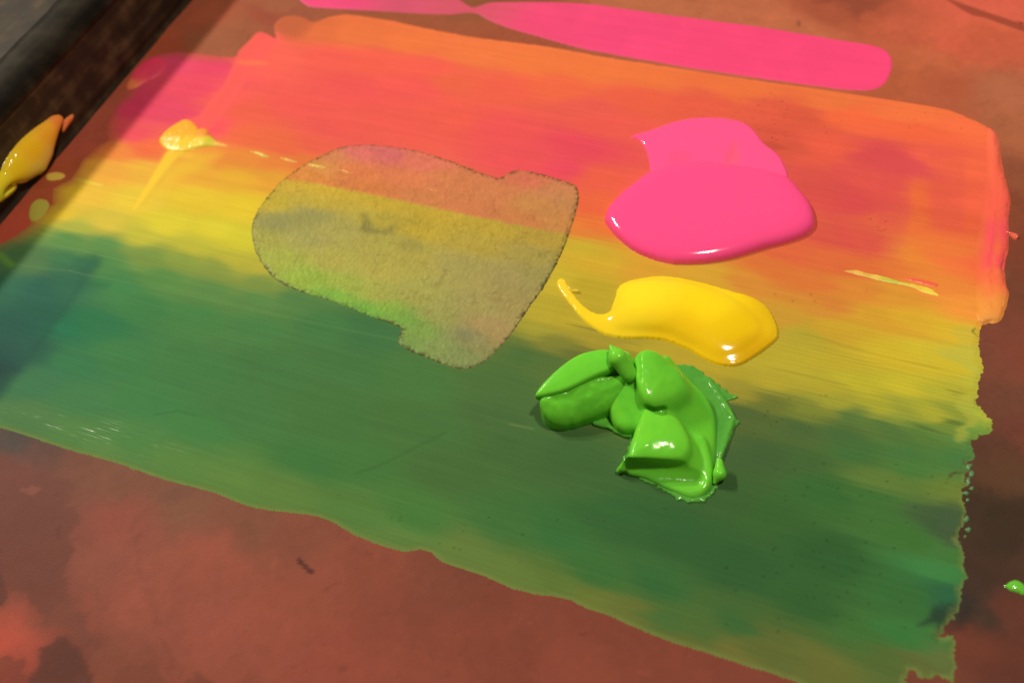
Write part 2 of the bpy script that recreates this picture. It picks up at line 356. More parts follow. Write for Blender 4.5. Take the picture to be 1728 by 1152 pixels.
film_pts = S(
 ((440, 62), (252, 100, 84)), ((415, 110), (252, 98, 84)), ((490, 45), (190, 100, 62)), ((540, 55), (228, 112, 64)), ((600, 60), (236, 118, 64)), ((700, 72), (240, 120, 64)), ((800, 92), (242, 122, 66)),
 ((900, 105), (243, 122, 64)), ((1000, 120), (243, 122, 64)), ((1100, 130), (242, 120, 64)), ((1250, 150), (242, 118, 64)), ((1400, 172), (243, 120, 64)), ((1540, 190), (250, 120, 66)), ((1620, 215), (255, 116, 70)),
 ((470, 100), (246, 100, 82)), ((560, 100), (242, 94, 78)), ((640, 105), (242, 96, 76)), ((720, 118), (244, 96, 78)), ((600, 150), (241, 88, 82)), ((700, 150), (243, 90, 82)), ((770, 140), (240, 102, 72)), ((850, 150), (242, 98, 74)), ((950, 150), (242, 106, 68)), ((1000, 185), (236, 94, 78)),
 ((1080, 170), (240, 98, 70)), ((1180, 178), (236, 96, 70)), ((1300, 190), (234, 96, 70)), ((1360, 200), (226, 92, 66)), ((1450, 205), (250, 108, 66)), ((1560, 225), (250, 106, 66)),
 ((380, 170), (246, 94, 84)), ((420, 190), (240, 96, 74)), ((500, 180), (240, 90, 80)), ((560, 220), (238, 90, 80)), ((680, 210), (240, 92, 78)), ((760, 200), (240, 94, 76)), ((850, 220), (240, 86, 84)), ((900, 270), (238, 84, 86)), ((980, 250), (236, 76, 90)), ((950, 285), (236, 76, 92)),
 ((1020, 210), (240, 92, 78)), ((1330, 240), (220, 88, 66)), ((1400, 250), (240, 96, 70)), ((1480, 258), (222, 78, 80)), ((1530, 280), (226, 82, 84)), ((1580, 260), (244, 98, 76)), ((1620, 280), (252, 108, 70)),
 ((350, 215), (250, 84, 92)), ((420, 232), (238, 105, 66)), ((480, 250), (236, 104, 66)), ((540, 245), (236, 96, 74)), ((600, 235), (238, 92, 78)), ((1010, 300), (238, 96, 72)), ((1000, 350), (238, 104, 64)), ((1400, 320), (220, 82, 74)), ((1440, 340), (224, 80, 76)), ((1500, 320), (236, 90, 76)), ((1545, 330), (240, 108, 62)), ((1600, 330), (232, 96, 66)), ((1590, 370), (236, 98, 62)), ((1535, 380), (238, 116, 58)),
 ((1640, 340), (252, 104, 72)), ((985, 390), (228, 128, 56)), ((1010, 380), (232, 118, 56)), ((1400, 400), (222, 88, 70)), ((1470, 410), (228, 96, 66)), ((1540, 430), (240, 138, 56)), ((1600, 420), (244, 116, 62)), ((1630, 450), (252, 112, 66)),
 ((1340, 430), (226, 104, 62)), ((1300, 450), (224, 118, 56)), ((1420, 450), (228, 110, 60)), ((1480, 450), (230, 112, 58)), ((1360, 480), (224, 122, 56)), ((1440, 490), (226, 140, 54)), ((1500, 500), (230, 156, 52)), ((1580, 480), (246, 140, 60)), ((1620, 520), (250, 156, 62)),
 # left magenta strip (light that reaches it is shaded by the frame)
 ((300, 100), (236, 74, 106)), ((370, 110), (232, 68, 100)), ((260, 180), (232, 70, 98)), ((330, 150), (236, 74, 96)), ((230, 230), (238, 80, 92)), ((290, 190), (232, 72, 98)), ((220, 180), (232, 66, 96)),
 # yellow, left
 ((290, 258), (238, 118, 62)), ((250, 250), (240, 108, 64)), ((200, 255), (236, 134, 60)), ((350, 262), (236, 136, 58)), ((410, 270), (232, 140, 56)), ((460, 275), (230, 130, 58)), ((510, 275), (228, 120, 60)),
 ((180, 290), (236, 168, 60)), ((250, 290), (236, 178, 58)), ((330, 290), (232, 168, 52)), ((400, 300), (230, 172, 50)), ((460, 300), (228, 160, 52)), ((150, 330), (236, 190, 60)), ((230, 340), (234, 200, 58)), ((330, 340), (230, 196, 48)), ((410, 350), (228, 196, 46)),
 ((110, 320), (234, 188, 50)), ((100, 360), (226, 190, 50)), ((180, 375), (214, 190, 62)), ((280, 380), (224, 206, 52)), ((360, 390), (220, 204, 50)), ((410, 410), (212, 200, 50)), ((240, 400), (196, 188, 58)), ((330, 420), (190, 184, 56)), ((400, 440), (186, 178, 56)), ((440, 455), (186, 176, 58)),
 # green, left
 ((130, 385), (176, 178, 66)), ((120, 405), (92, 146, 74)), ((180, 415), (96, 148, 76)), ((60, 440), (84, 124, 74)), ((110, 440), (64, 124, 78)), ((180, 440), (82, 140, 74)), ((250, 430), (124, 152, 68)), ((310, 440), (140, 160, 66)), ((370, 455), (138, 156, 66)), ((440, 475), (126, 150, 68)),
 ((60, 490), (46, 108, 82)), ((120, 480), (54, 118, 80)), ((200, 480), (66, 134, 74)), ((280, 470), (90, 142, 70)), ((350, 490), (94, 140, 70)), ((430, 510), (92, 138, 70)), ((500, 510), (86, 132, 70)), ((30, 550), (38, 94, 74)), ((80, 540), (36, 100, 74)), ((10, 600), (40, 86, 74)), ((60, 590), (44, 98, 74)),
 ((110, 550), (34, 118, 78)), ((160, 550), (44, 122, 74)), ((240, 520), (64, 130, 70)), ((330, 530), (72, 132, 68)), ((430, 550), (74, 130, 68)), ((540, 550), (70, 124, 66)), ((620, 565), (66, 118, 66)), ((120, 610), (56, 124, 76)), ((200, 600), (64, 128, 70)), ((320, 620), (68, 126, 66)), ((450, 620), (70, 122, 64)), ((600, 620), (72, 122, 64)), ((700, 640), (76, 124, 62)),
 ((60, 650), (64, 122, 78)), ((140, 680), (68, 128, 74)), ((240, 680), (66, 130, 70)), ((60, 710), (84, 128, 72)), ((130, 730), (86, 134, 68)), ((220, 740), (80, 134, 68)), ((330, 720), (68, 130, 66)), ((400, 700), (70, 124, 64)), ((300, 780), (92, 136, 64)), ((180, 765), (94, 138, 70)), ((380, 810), (96, 136, 62)), ((480, 830), (96, 132, 60)),
 ((560, 700), (72, 120, 60)), ((700, 720), (74, 118, 58)), ((600, 780), (70, 122, 58)), ((760, 800), (74, 112, 55)), ((520, 780), (66, 122, 60)), ((600, 860), (88, 130, 60)), ((700, 870), (74, 126, 58)), ((680, 915), (98, 132, 62)), ((780, 930), (104, 130, 60)), ((850, 880), (68, 116, 56)),
 ((850, 700), (76, 112, 58)), ((850, 640), (80, 116, 58)), ((880, 600), (80, 114, 58)), ((880, 760), (72, 110, 55)), ((940, 900), (60, 114, 56)), ((960, 980), (102, 128, 56)), ((880, 975), (106, 130, 58)), ((1000, 960), (64, 118, 56)), ((1060, 1030), (112, 122, 54)), ((1000, 1012), (116, 128, 54)),
 ((980, 780), (68, 106, 54)), ((1050, 880), (58, 108, 54)), ((1150, 900), (56, 104, 52)), ((1100, 980), (58, 112, 56)), ((1120, 1040), (80, 118, 56)), ((1180, 1060), (84, 116, 54)), ((1160, 1085), (106, 116, 52)), ((1250, 960), (54, 102, 52)), ((1300, 860), (62, 108, 50)), ((1250, 1060), (64, 112, 54)),
 ((1300, 1095), (104, 114, 52)), ((1400, 1130), (106, 112, 50)), ((1240, 1100), (112, 112, 50)), ((1400, 940), (54, 102, 50)), ((1380, 1030), (56, 104, 50)), ((1470, 1080), (70, 122, 56)), ((1500, 1115), (94, 116, 54)), ((1540, 1080), (62, 130, 62)), ((1520, 1000), (62, 118, 56)), ((1520, 900), (70, 122, 54)),
 ((1400, 830), (62, 114, 52)), ((1480, 845), (70, 122, 56)), ((1280, 770), (70, 100, 54)), ((1350, 780), (72, 108, 54)), ((1240, 840), (66, 104, 52)), ((1580, 930), (76, 130, 60)), ((1590, 970), (70, 142, 72)), ((1605, 900), (72, 98, 62)), ((1600, 870), (72, 100, 62)), ((1595, 1000), (50, 106, 66)), ((1600, 1120), (106, 122, 64)), ((1560, 1130), (104, 114, 56)),
 ((1480, 812), (104, 132, 58)), ((1590, 825), (112, 138, 58)), ((1610, 835), (124, 142, 58)), ((1560, 800), (78, 130, 60)), ((1440, 760), (72, 118, 58)), ((1520, 760), (76, 124, 62)), ((1600, 770), (76, 128, 66)), ((1630, 760), (88, 140, 72)),
 # yellow, middle and right
 ((985, 420), (206, 176, 50)), ((940, 470), (206, 180, 50)), ((1010, 445), (214, 172, 48)), ((910, 530), (188, 168, 50)), ((960, 540), (190, 166, 46)), ((1000, 575), (170, 150, 48)), ((930, 580), (130, 130, 52)), ((900, 560), (166, 156, 52)), ((1000, 490), (192, 166, 44)), ((980, 600), (110, 118, 52)), ((920, 610), (88, 116, 56)), ((880, 580), (104, 124, 56)),
 ((1100, 455), (218, 160, 50)), ((1200, 470), (216, 164, 50)), ((1260, 480), (220, 142, 54)), ((1150, 610), (186, 160, 46)), ((1220, 630), (186, 164, 46)), ((1290, 610), (186, 168, 48)), ((1320, 540), (206, 154, 50)), ((1380, 520), (214, 148, 52)), ((1395, 515), (222, 132, 56)), ((1360, 570), (186, 168, 50)), ((1430, 560), (208, 166, 46)), ((1480, 540), (220, 164, 48)), ((1540, 540), (226, 176, 48)), ((1600, 560), (226, 186, 48)),
 ((1340, 610), (190, 172, 48)), ((1420, 610), (196, 174, 48)), ((1500, 600), (212, 184, 46)), ((1580, 610), (214, 190, 48)), ((1630, 600), (206, 190, 60)), ((1300, 645), (186, 168, 50)), ((1380, 650), (186, 170, 50)), ((1460, 655), (196, 182, 48)), ((1540, 655), (206, 190, 48)), ((1600, 660), (190, 182, 54)), ((1650, 640), (198, 192, 62)),
 ((1250, 660), (160, 148, 50)), ((1300, 680), (112, 122, 52)), ((1260, 700), (86, 108, 54)), ((1350, 690), (130, 138, 52)), ((1340, 720), (80, 108, 56)), ((1400, 680), (164, 160, 52)), ((1440, 705), (92, 124, 60)), ((1410, 730), (74, 112, 58)), ((1480, 690), (176, 172, 52)), ((1520, 700), (150, 158, 56)), ((1500, 725), (86, 122, 60)), ((1570, 700), (182, 178, 54)), ((1600, 720), (120, 144, 58)), ((1560, 735), (92, 130, 58)), ((1630, 700), (148, 160, 56)), ((1660, 705), (190, 196, 66)), ((1655, 728), (122, 162, 66)), ((1600, 745), (100, 140, 62)))

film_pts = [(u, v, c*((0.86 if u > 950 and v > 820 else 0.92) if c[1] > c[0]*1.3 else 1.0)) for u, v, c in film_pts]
xs = np.arange(-0.325, 0.205, 0.0005); ys = np.arange(-0.128, 0.202, 0.0005)
X, Y = np.meshgrid(xs, ys)
s = psdf(X, Y, film_poly)
# ragged rim: strong where the squeegee let go on the right, little along the top, small teeth along the near edge
pxr = smooth(0.165, 0.185, X)*smooth(0.075, 0.03, Y); near = smooth(0.02, -0.03, Y)
teeth = 0.0009*fbm(X*260, Y*500, 21, 3)*(0.35+1.5*pxr)+0.0006*(np.abs(((X*620) % 1.0)-0.5)*2-0.5)*near*(0.4+0.6*vnoise(X*60, Y*60, 5))
se = s+teeth
calm = 0.35+0.65*smooth(0.0, 0.08, X)
wx, wy = warp(X, Y, 0.010*calm, 0.0012*calm, 22, 130, 71)
wy = wy+0.0026*calm*fbm(X*14, Y*260, 75, 3)+0.0012*fbm(X*20, Y*1100, 76, 2)
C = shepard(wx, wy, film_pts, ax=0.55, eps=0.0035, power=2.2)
C *= (1+0.05*fbm(X*25, Y*240, 81, 4)+0.03*fbm(X*120, Y*120, 82, 4)+0.05*fbm(X*12, Y*1300, 83, 2))[..., None]
def ol(poly, col, feather, op=1.0, dx=True, sub=3):
    global C
    P = plan(poly, 0, sub)
    C = overlay(C, psdf(wx if dx else X, wy if dx else Y, P), pig(col), feather, op)
# coral film edge over the magenta strip, sharp on its left
ol([(430, 58), (404, 90), (392, 118), (376, 150), (352, 178), (338, 196), (318, 204), (328, 214), (350, 222), (372, 200), (400, 160), (430, 120), (470, 70), (452, 58)], (255, 96, 88), 0.0007, 0.85, False)
ol([(1450, 252), (1530, 262), (1538, 300), (1532, 400), (1500, 436), (1440, 430), (1405, 380), (1420, 300)], (222, 78, 78), 0.0045, 0.4)
ol([(1490, 250), (1532, 254), (1537, 310), (1534, 384), (1480, 380)], (224, 80, 80), 0.0012, 0.3, False, 1)
ol([(1536, 300), (1562, 304), (1560, 430), (1530, 430)], (244, 116, 60), 0.005, 0.3, False, 1)
ol([(1570, 262), (1628, 272), (1626, 390), (1572, 384)], (232, 92, 76), 0.0022, 0.4, False, 1)
ol([(1500, 400), (1632, 420), (1628, 500), (1496, 470)], (240, 140, 56), 0.005, 0.35)
ol([(404, 104), (440, 104), (456, 110), (430, 112), (404, 110)], (254, 124, 78), 0.0008, 0.6, False)
ol([(462, 30), (470, 24), (440, 40), (424, 58), (440, 52)], (176, 52, 48), 0.002, 0.7, False)
# brownish thin veil at the far left of the top edge
ol([(470, 30), (492, 25), (515, 30), (528, 42), (516, 58), (498, 66), (474, 62), (464, 48)], (200, 98, 60), 0.004, 0.65, False)
# bright yellow trail below the lump
ol([(288, 252), (320, 252), (300, 268), (276, 296), (250, 330), (232, 352), (226, 352), (246, 318), (268, 280)], (252, 206, 54), 0.0012, 0.9, False)
ol([(292, 252), (345, 256), (372, 262), (350, 280), (310, 300), (270, 330), (244, 345), (262, 310)], (240, 196, 54), 0.006, 0.6, False)
ol([(300, 256), (330, 262), (326, 268), (300, 266)], (244, 190, 62), 0.001, 0.5)
# darker teal area with a dark edge at the left
ol([(155, 446), (146, 470), (110, 520), (64, 580), (20, 640), (-20, 690), (-60, 690), (-60, 560), (0, 536), (50, 480), (90, 450)], (30, 84, 72), 0.006, 0.38, False)
ol([(158, 430), (172, 436), (168, 452), (138, 490), (100, 540), (60, 596), (16, 650), (0, 672), (-10, 660), (30, 620), (80, 556), (124, 494), (140, 456)], (26, 76, 62), 0.004, 0.38, False)
ol([(-30, 606), (10, 610), (26, 624), (14, 646), (0, 664), (-30, 672)], (26, 54, 54), 0.006, 0.6, False)
ol([(126, 440), (150, 430), (170, 438), (160, 456), (134, 462)], (34, 98, 72), 0.003, 0.5, False)
ol([(142, 476), (160, 470), (190, 478), (178, 488), (150, 486)], (40, 104, 66), 0.002, 0.5)
# long pale scratches along the pull
for ln, wd, col, op in (([(0, 444), (60, 452), (120, 458), (142, 464), (200, 474), (320, 500), (480, 535), (600, 560), (700, 580)], 0.0005, (100, 144, 80), 0.28),
                        ([(60, 410), (140, 424), (230, 446)], 0.0005, (116, 156, 82), 0.3), ([(0, 430), (20, 448)], 0.0016, (110, 160, 60), 0.7),
                        ([(110, 300), (140, 306), (172, 314)], 0.0006, (240, 214, 80), 0.8),
                        ([(600, 800), (650, 782), (700, 756), (752, 730)], 0.0007, (58, 96, 50), 0.35), ([(860, 716), (900, 724)], 0.0005, (120, 140, 70), 0.4),
                        ([(262, 700), (300, 694), (330, 702)], 0.0006, (56, 108, 60), 0.5)):
    Lp = at(np.array(ln)[:, 0], np.array(ln)[:, 1])[:, :2]
    d = psdf(X, Y, np.concatenate([Lp, Lp[::-1]+1e-6]))
    C = overlay(C, -np.abs(d)+wd, pig(col), wd, op)
# right: olive streaks, dark smudges, thin green corner
ol([(1600, 560), (1652, 556), (1650, 640), (1640, 740), (1622, 740), (1630, 660)], (196, 190, 72), 0.0012, 0.35)
ol([(1575, 1022), (1600, 1016), (1618, 1020), (1612, 1040), (1596, 1064), (1588, 1076), (1576, 1074), (1580, 1052), (1548, 1056), (1566, 1042)], (36, 54, 44), 0.0016, 0.8, False)
ol([(1578, 990), (1614, 988), (1612, 1018), (1576, 1022)], (46, 102, 66), 0.0025, 0.6, False)
ol([(1590, 850), (1626, 856), (1618, 910), (1592, 920)], (70, 94, 60), 0.0025, 0.6, False)
for px, py, rx, ry, col in ((1618, 662, 20, 3, (120, 128, 44)), (1605, 712, 26, 4, (84, 112, 48)), (1590, 730, 34, 3, (80, 112, 50)), (1640, 560, 4, 8, (100, 92, 34)),
                            (1130, 865, 6, 2.5, (34, 62, 32)), (1612, 790, 5, 22, (84, 58, 42)), (1540, 610, 60, 2, (196, 168, 44)), (1440, 585, 50, 2, (176, 154, 44)),
                            (1430, 600, 70, 2, (180, 158, 44)), (1390, 570, 40, 2, (164, 150, 46)), (1300, 250, 26, 10, (196, 78, 58)), (1380, 640, 70, 2.5, (170, 156, 46)),
                            (1000, 560, 50, 4, (140, 132, 46)), (960, 572, 40, 3, (150, 140, 46)), (985, 545, 40, 2, (206, 184, 54)), (1080, 590, 60, 4, (186, 164, 46))):
    p = at(px, py); q = at(px+rx, py+rx*0.22); r = at(px, py+ry)
    d = np.sqrt(((wx-p[0])/(q[0]-p[0]))**2+((wy-p[1]-(wx-p[0])*0.0)/(r[1]-p[1]))**2)
    C = C*(1-(0.7*smooth(1.2, 0.4, d))[..., None])+pig(col)*(0.7*smooth(1.2, 0.4, d))[..., None]
# pin holes: tiny dark dots where the coating shows
rng = np.random.default_rng(9)
zones = [(1290, 200, 110, 55, 60), (1490, 385, 16, 10, 7), (1330, 700, 120, 60, 20), (1370, 980, 170, 90, 60), (1560, 200, 60, 20, 10), (1450, 820, 150, 60, 25), (1400, 500, 100, 60, 6), (800, 900, 300, 60, 15)]
for zx, zy, ex, ey, n in zones:
    for k in range(n):
        p = at(zx+rng.normal()*ex*0.5, zy+rng.normal()*ey*0.5); r = rng.uniform(0.00018, 0.00042)
        i0 = int((p[0]-xs[0])/0.0005); j0 = int((p[1]-ys[0])/0.0005)
        if 3 < i0 < len(xs)-4 and 3 < j0 < len(ys)-4:
            sl = (slice(j0-2, j0+4), slice(i0-3, i0+5))
            d = np.hypot((X[sl]-p[0])*0.7, Y[sl]-p[1])
            C[sl] *= (1-0.36*smooth(r*1.6, r*0.5, d))[..., None]
# thin rim lets the brown of the coating through on the near and right edge
rim = smooth(0.0030, 0.0, se)*0.55
C = C*(1-rim[..., None])+pig((132, 142, 70))*rim[..., None]*near[..., None]+C*rim[..., None]*(1-near[..., None])
thinl = smooth(0.010, -0.001, s+0.003*fbm(X*90, Y*90, 77, 3))*smooth(-0.215, -0.24, X)*smooth(-0.03, 0.0, Y)
C = C*(1-0.75*thinl[..., None])+pig((190, 92, 62))*0.75*thinl[..., None]
TF = 0.00045
def film_height(x, y, s):
    groove = 0.00003*fbm(x*12, y*1100, 91, 2)*smooth(0.0, 0.004, s)
    comb = 0.00011*np.sin(y*2*np.pi/0.0021+3*fbm(x*30, y*60, 92, 2))*smooth(0.06, 0.15, x)*smooth(0.10, 0.03, y)*smooth(-0.04, 0.0, y)
    return groove+comb
Zf = np.where(se > 0, TF*smooth(-0.0004, 0.0030, se), -0.0006*smooth(0, 0.001, -se)-0.00005)
Zf = np.where(se > 0, Zf, np.minimum(-0.00012, -0.25*(-se))*1.0)+film_height(X, Y, s)*(se > 0.0006)
# squeegee bead along the left edge of the coral and yellow film
bead = plan([(432, 58), (404, 92), (392, 120), (376, 152), (352, 180), (338, 197), (346, 202), (362, 186), (386, 156), (402, 126), (416, 98), (442, 64)], 0, 3)
Zf = Zf+0.00035*smooth(-0.003, 0.003, psdf(X, Y, bead))
bead2 = plan([(296, 254), (270, 292), (238, 340), (246, 340), (280, 296), (310, 256)], 0, 3)
Zf = Zf+0.0003*smooth(-0.003, 0.0025, psdf(X, Y, bead2))
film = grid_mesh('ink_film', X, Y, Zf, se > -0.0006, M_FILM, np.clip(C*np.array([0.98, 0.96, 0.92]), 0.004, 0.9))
nv = len(film.data.vertices); co = np.empty(nv*3, np.float32); film.data.vertices.foreach_get('co', co); co = co.reshape(-1, 3).astype(float)
wet = smooth(-0.004, 0.012, psdf(co[:, 0], co[:, 1], plan([(-40, 690), (60, 676), (170, 690), (260, 712), (330, 760), (300, 800), (200, 780), (100, 752), (0, 722), (-60, 715)], 0, 3)))
wet *= smooth(-0.25, 0.35, fbm(co[:, 0]*70, co[:, 1]*160, 79, 3))
a_ = film.data.attributes.new('wet', 'FLOAT', 'POINT'); a_.data.foreach_set('value', wet.astype(np.float32))
tag(film, 'wide rainbow film of coral, yellow and green ink pulled across the brown screen', 'ink film')

# ------------------------------------------------------------------ generic thing made of ink lying on the screen
def ink_patch(name, outline, step, height, colour_fn, mat, base=TF, rim=0.0012, sub=4, ragged=0.0, relief=0.0, seed=1, dome=None, zpx=0.0, parent=None):
    P = plan(outline, zpx, sub)
    X, Y = lattice(P, step, 0.002)
    s = psdf(X, Y, P)
    if ragged: s = s+ragged*fbm(X*900, Y*900, seed, 3)
    if dome is None:
        h = height*np.sqrt(np.clip(1-(1-np.clip(s/rim, 0, 1))**2, 0, 1))
    else:
        h = height*np.sqrt(np.clip(puddle(s > 0, step, dome), 0, None))
    if relief: h = h+relief*fbm(X*250, Y*250, seed+3, 3)*smooth(0, rim*2, s)
    Z = np.where(s > 0, base+h, base-0.00008-0.5*(-s))
    return grid_mesh(name, X, Y, Z, s > -0.0007, mat, np.clip(colour_fn(X, Y, s), 0.004, 0.9), parent)
flat = lambda c: (lambda X, Y, s: np.broadcast_to(pig(c), X.shape+(3,)).copy())
def samples(pts, ax=0.8, eps=0.001, power=2.0):
    q = S(*pts)
    return lambda X, Y, s: shepard(X, Y, q, ax, eps, power)

# pink stroke across the far side
stroke = [(505, -3), (516, 8), (532, 13), (620, 18), (700, 23), (760, 25), (800, 22), (822, 33), (850, 45), (900, 60), (950, 74), (1000, 86), (1147, 112), (1253, 128), (1358, 143),
          (1430, 152), (1472, 152), (1493, 141), (1503, 122), (1505, 105), (1497, 88), (1472, 77), (1421, 69), (1295, 48), (1168, 31), (1063, 17), (1000, 8), (930, 4), (857, 4), (828, 5), (813, 9),
          (798, 13), (786, 7), (772, -2), (740, -14), (620, -20), (530, -16)]
st = ink_patch('pink_ink_stroke', stroke, 0.0007, 0.00025,
   lambda X, Y, s: samples([((560, 8), (238, 72, 116)), ((700, 12), (215, 82, 104)), ((760, 12), (212, 84, 98)), ((850, 20), (224, 84, 104)), ((900, 30), (250, 72, 118)), ((1050, 55), (248, 72, 118)), ((1200, 85), (252, 72, 118)), ((1350, 90), (253, 72, 118)), ((1460, 115), (255, 72, 118))], 0.6, 0.01)(X, Y, s)
   *(1+0.06*fbm(X*60, Y*60, 14, 4)+0.05*fbm(X*14, Y*400, 15, 3))[..., None], M_STROKE, base=0.0, rim=0.0012, sub=3)
tag(st, 'long flat pink stroke with a rounded end lying beyond the orange edge', 'ink stroke')

# olive patch
patch = [(594, 247), (624, 245), (655, 248), (693, 253), (723, 261), (765, 274), (804, 290), (840, 301), (857, 294), (876, 288), (914, 295), (953, 307), (971, 314), (977, 328),
 (974, 353), (966, 380), (953, 418), (937, 452), (915, 490), (888, 528), (861, 567), (834, 597), (808, 616), (781, 624), (754, 618), (723, 606), (685, 590), (672, 580), (674, 565),
 (677, 555), (655, 545), (617, 532), (571, 513), (533, 501), (494, 488), (464, 471), (441, 444), (428, 414), (425, 387), (433, 360), (449, 337), (475, 307), (506, 284), (540, 265), (571, 251)]
patch_pts = [((610, 258), (222, 112, 98)), ((660, 262), (216, 106, 100)), ((700, 270), (222, 116, 88)), ((560, 265), (214, 130, 80)), ((540, 282), (212, 140, 70)), ((600, 290), (220, 122, 72)), ((680, 300), (218, 122, 76)), ((760, 310), (210, 124, 76)), ((840, 325), (208, 124, 76)),
 ((890, 305), (218, 116, 82)), ((940, 325), (206, 130, 82)), ((900, 345), (202, 136, 74)), ((960, 340), (198, 134, 80)), ((520, 296), (216, 134, 62)), ((620, 315), (212, 124, 66)), ((720, 338), (204, 124, 72)), ((800, 352), (206, 122, 74)), ((880, 375), (206, 128, 72)), ((940, 385), (202, 136, 72)),
 ((490, 310), (206, 168, 56)), ((560, 322), (202, 166, 54)), ((650, 345), (196, 164, 54)), ((740, 365), (192, 160, 54)), ((830, 385), (188, 158, 56)), ((920, 405), (184, 152, 60)), ((460, 345), (196, 170, 54)), ((540, 345), (190, 164, 58)), ((640, 370), (182, 160, 62)), ((720, 388), (190, 162, 56)), ((800, 410), (178, 154, 62)), ((900, 430), (170, 150, 72)),
 ((470, 375), (158, 150, 80)), ((530, 365), (164, 154, 84)), ((440, 400), (168, 160, 70)), ((520, 400), (166, 156, 82)), ((580, 390), (170, 158, 78)), ((640, 410), (172, 158, 72)), ((700, 430), (172, 156, 70)), ((560, 440), (176, 164, 74)), ((640, 460), (174, 160, 72)), ((780, 450), (164, 150, 80)), ((860, 470), (164, 148, 84)), ((920, 465), (160, 146, 78)),
 ((470, 440), (164, 168, 66)), ((520, 470), (150, 172, 62)), ((580, 480), (158, 168, 66)), ((560, 500), (124, 170, 62)), ((620, 525), (112, 168, 62)), ((650, 520), (132, 168, 62)), ((640, 500), (168, 164, 74)), ((700, 500), (166, 158, 76)), ((680, 540), (120, 160, 66)), ((700, 560), (128, 156, 70)), ((740, 530), (158, 154, 80)), ((800, 520), (164, 150, 84)), ((870, 520), (166, 146, 82)),
 ((820, 550), (170, 142, 86)), ((840, 570), (164, 138, 82)), ((700, 585), (124, 152, 74)), ((740, 590), (136, 148, 80)), ((780, 600), (130, 140, 80)), ((800, 570), (146, 140, 88)), ((820, 595), (144, 138, 80))]
Pp = plan(patch, 0, 4)
X, Y = lattice(Pp, 0.00042, 0.003)
s = psdf(X, Y, Pp)+0.0005*fbm(X*500, Y*500, 41, 3)
wx, wy = warp(X, Y, 0.0025, 0.0008, 160, 160, 44)
tone = np.array([(380, 286), (470, 302), (560, 316), (700, 345), (800, 366), (960, 398), (1020, 410)], float)
over = [q for q in patch_pts if q[0][1] < np.interp(q[0][0], tone[:, 0], tone[:, 1])]
less = [q for q in patch_pts if q not in over]
TL = at(tone[:, 0], tone[:, 1]); yl = np.interp(X, TL[:, 0], TL[:, 1])
up_ = smooth(-0.0018, 0.0018, wy-yl+0.0006*fbm(X*500, Y*500, 49, 2))[..., None]
C = shepard(wx, wy, S(*over), 0.5, 0.004, 2.2)*up_+shepard(wx, wy, S(*less), 0.5, 0.004, 2.2)*(1-up_)
wr = np.abs(fbm(X*70, Y*120, 53, 4)); C *= (1-0.14*smooth(0.06, 0.0, wr))[..., None]
C *= (1+0.07*fbm(X*40, Y*40, 54, 3))[..., None]
C *= (1+0.10*fbm(X*260, Y*260, 45, 4)+0.07*fbm(X*800, Y*800, 46, 2))[..., None]
def pl(poly, col, feather, op, sub=3):
    global C
    C = overlay(C, psdf(wx, wy, plan(poly, 0, sub)), pig(col), feather, op)
pl([(612, 362), (622, 370), (632, 386), (650, 390), (664, 384), (668, 388), (650, 396), (622, 394), (608, 388), (612, 374)], (128, 120, 60), 0.0022, 0.75)
pl([(480, 358), (520, 356), (560, 360), (548, 372), (500, 384), (460, 392), (440, 386), (452, 370)], (140, 136, 76), 0.005, 0.5)
pl([(680, 405), (710, 410), (716, 424), (680, 424)], (146, 136, 66), 0.003, 0.5)
pl([(748, 455), (756, 460), (748, 480), (738, 488), (732, 484), (744, 470)], (140, 132, 66), 0.001, 0.5)
pl([(770, 556), (800, 560), (796, 576), (770, 574)], (120, 120, 80), 0.003, 0.5)
dots = vnoise(X*850, Y*850, 47)
vary = 0.75+0.45*smooth(0.25, 0.75, vnoise(X*55, Y*55, 50))
edge = (smooth(0.0032, 0.0006, s)*smooth(0.40, 0.75, dots)*0.62+smooth(0.0012, 0.0002, s)*0.50)*vary
upper = 0.75+0.25*smooth(-0.1, 0.1, -Y)
C = C*(1-np.clip(edge, 0, 0.9)[..., None])+pig((76, 70, 34))*np.clip(edge, 0, 0.9)[..., None]
peb = vnoise(X*620+0.35*Y*620, Y*430, 48)
Zp = np.where(s > 0, TF+0.00022*smooth(-0.0003, 0.0015, s)+0.00020*(peb-0.5)*smooth(0.0, 0.002, s)+0.00008, TF-0.0001+0.5*s)
pt = grid_mesh('olive_ink_patch', X, Y, Zp, s > -0.0007, M_PATCH, np.clip(C*1.01, 0.004, 0.9))
tag(pt, 'olive pebbly patch with a dark dotted outline on the yellow and coral film', 'ink patch')

# ------------------------------------------------------------------ pink puddle
veil_px = [(1064, 233), (1080, 227), (1097, 222), (1136, 208), (1174, 201), (1216, 201), (1252, 208), (1272, 222), (1288, 243), (1310, 260), (1323, 279), (1330, 305), (1320, 330),
        (1210, 330), (1100, 330), (1097, 295), (1095, 271), (1086, 247), (1075, 237)]
pool_px = [(1021, 371), (1029, 351), (1044, 334), (1063, 318), (1080, 305), (1097, 294), (1130, 284), (1163, 279), (1197, 279), (1230, 283), (1272, 289), (1308, 297), (1330, 305), (1349, 326), (1366, 349), (1373, 371),
        (1370, 388), (1352, 402), (1322, 413), (1286, 422), (1252, 433), (1216, 442), (1174, 447), (1130, 446), (1097, 437), (1069, 424), (1044, 404), (1027, 385)]
Pv = plan(veil_px, 0, 4); Pq = plan(pool_px, 0, 4)
stp = 0.0005
X, Y = lattice(np.concatenate([Pv, Pq]), stp, 0.003)
sv = psdf(X, Y, Pv); sp = psdf(X, Y, Pq)
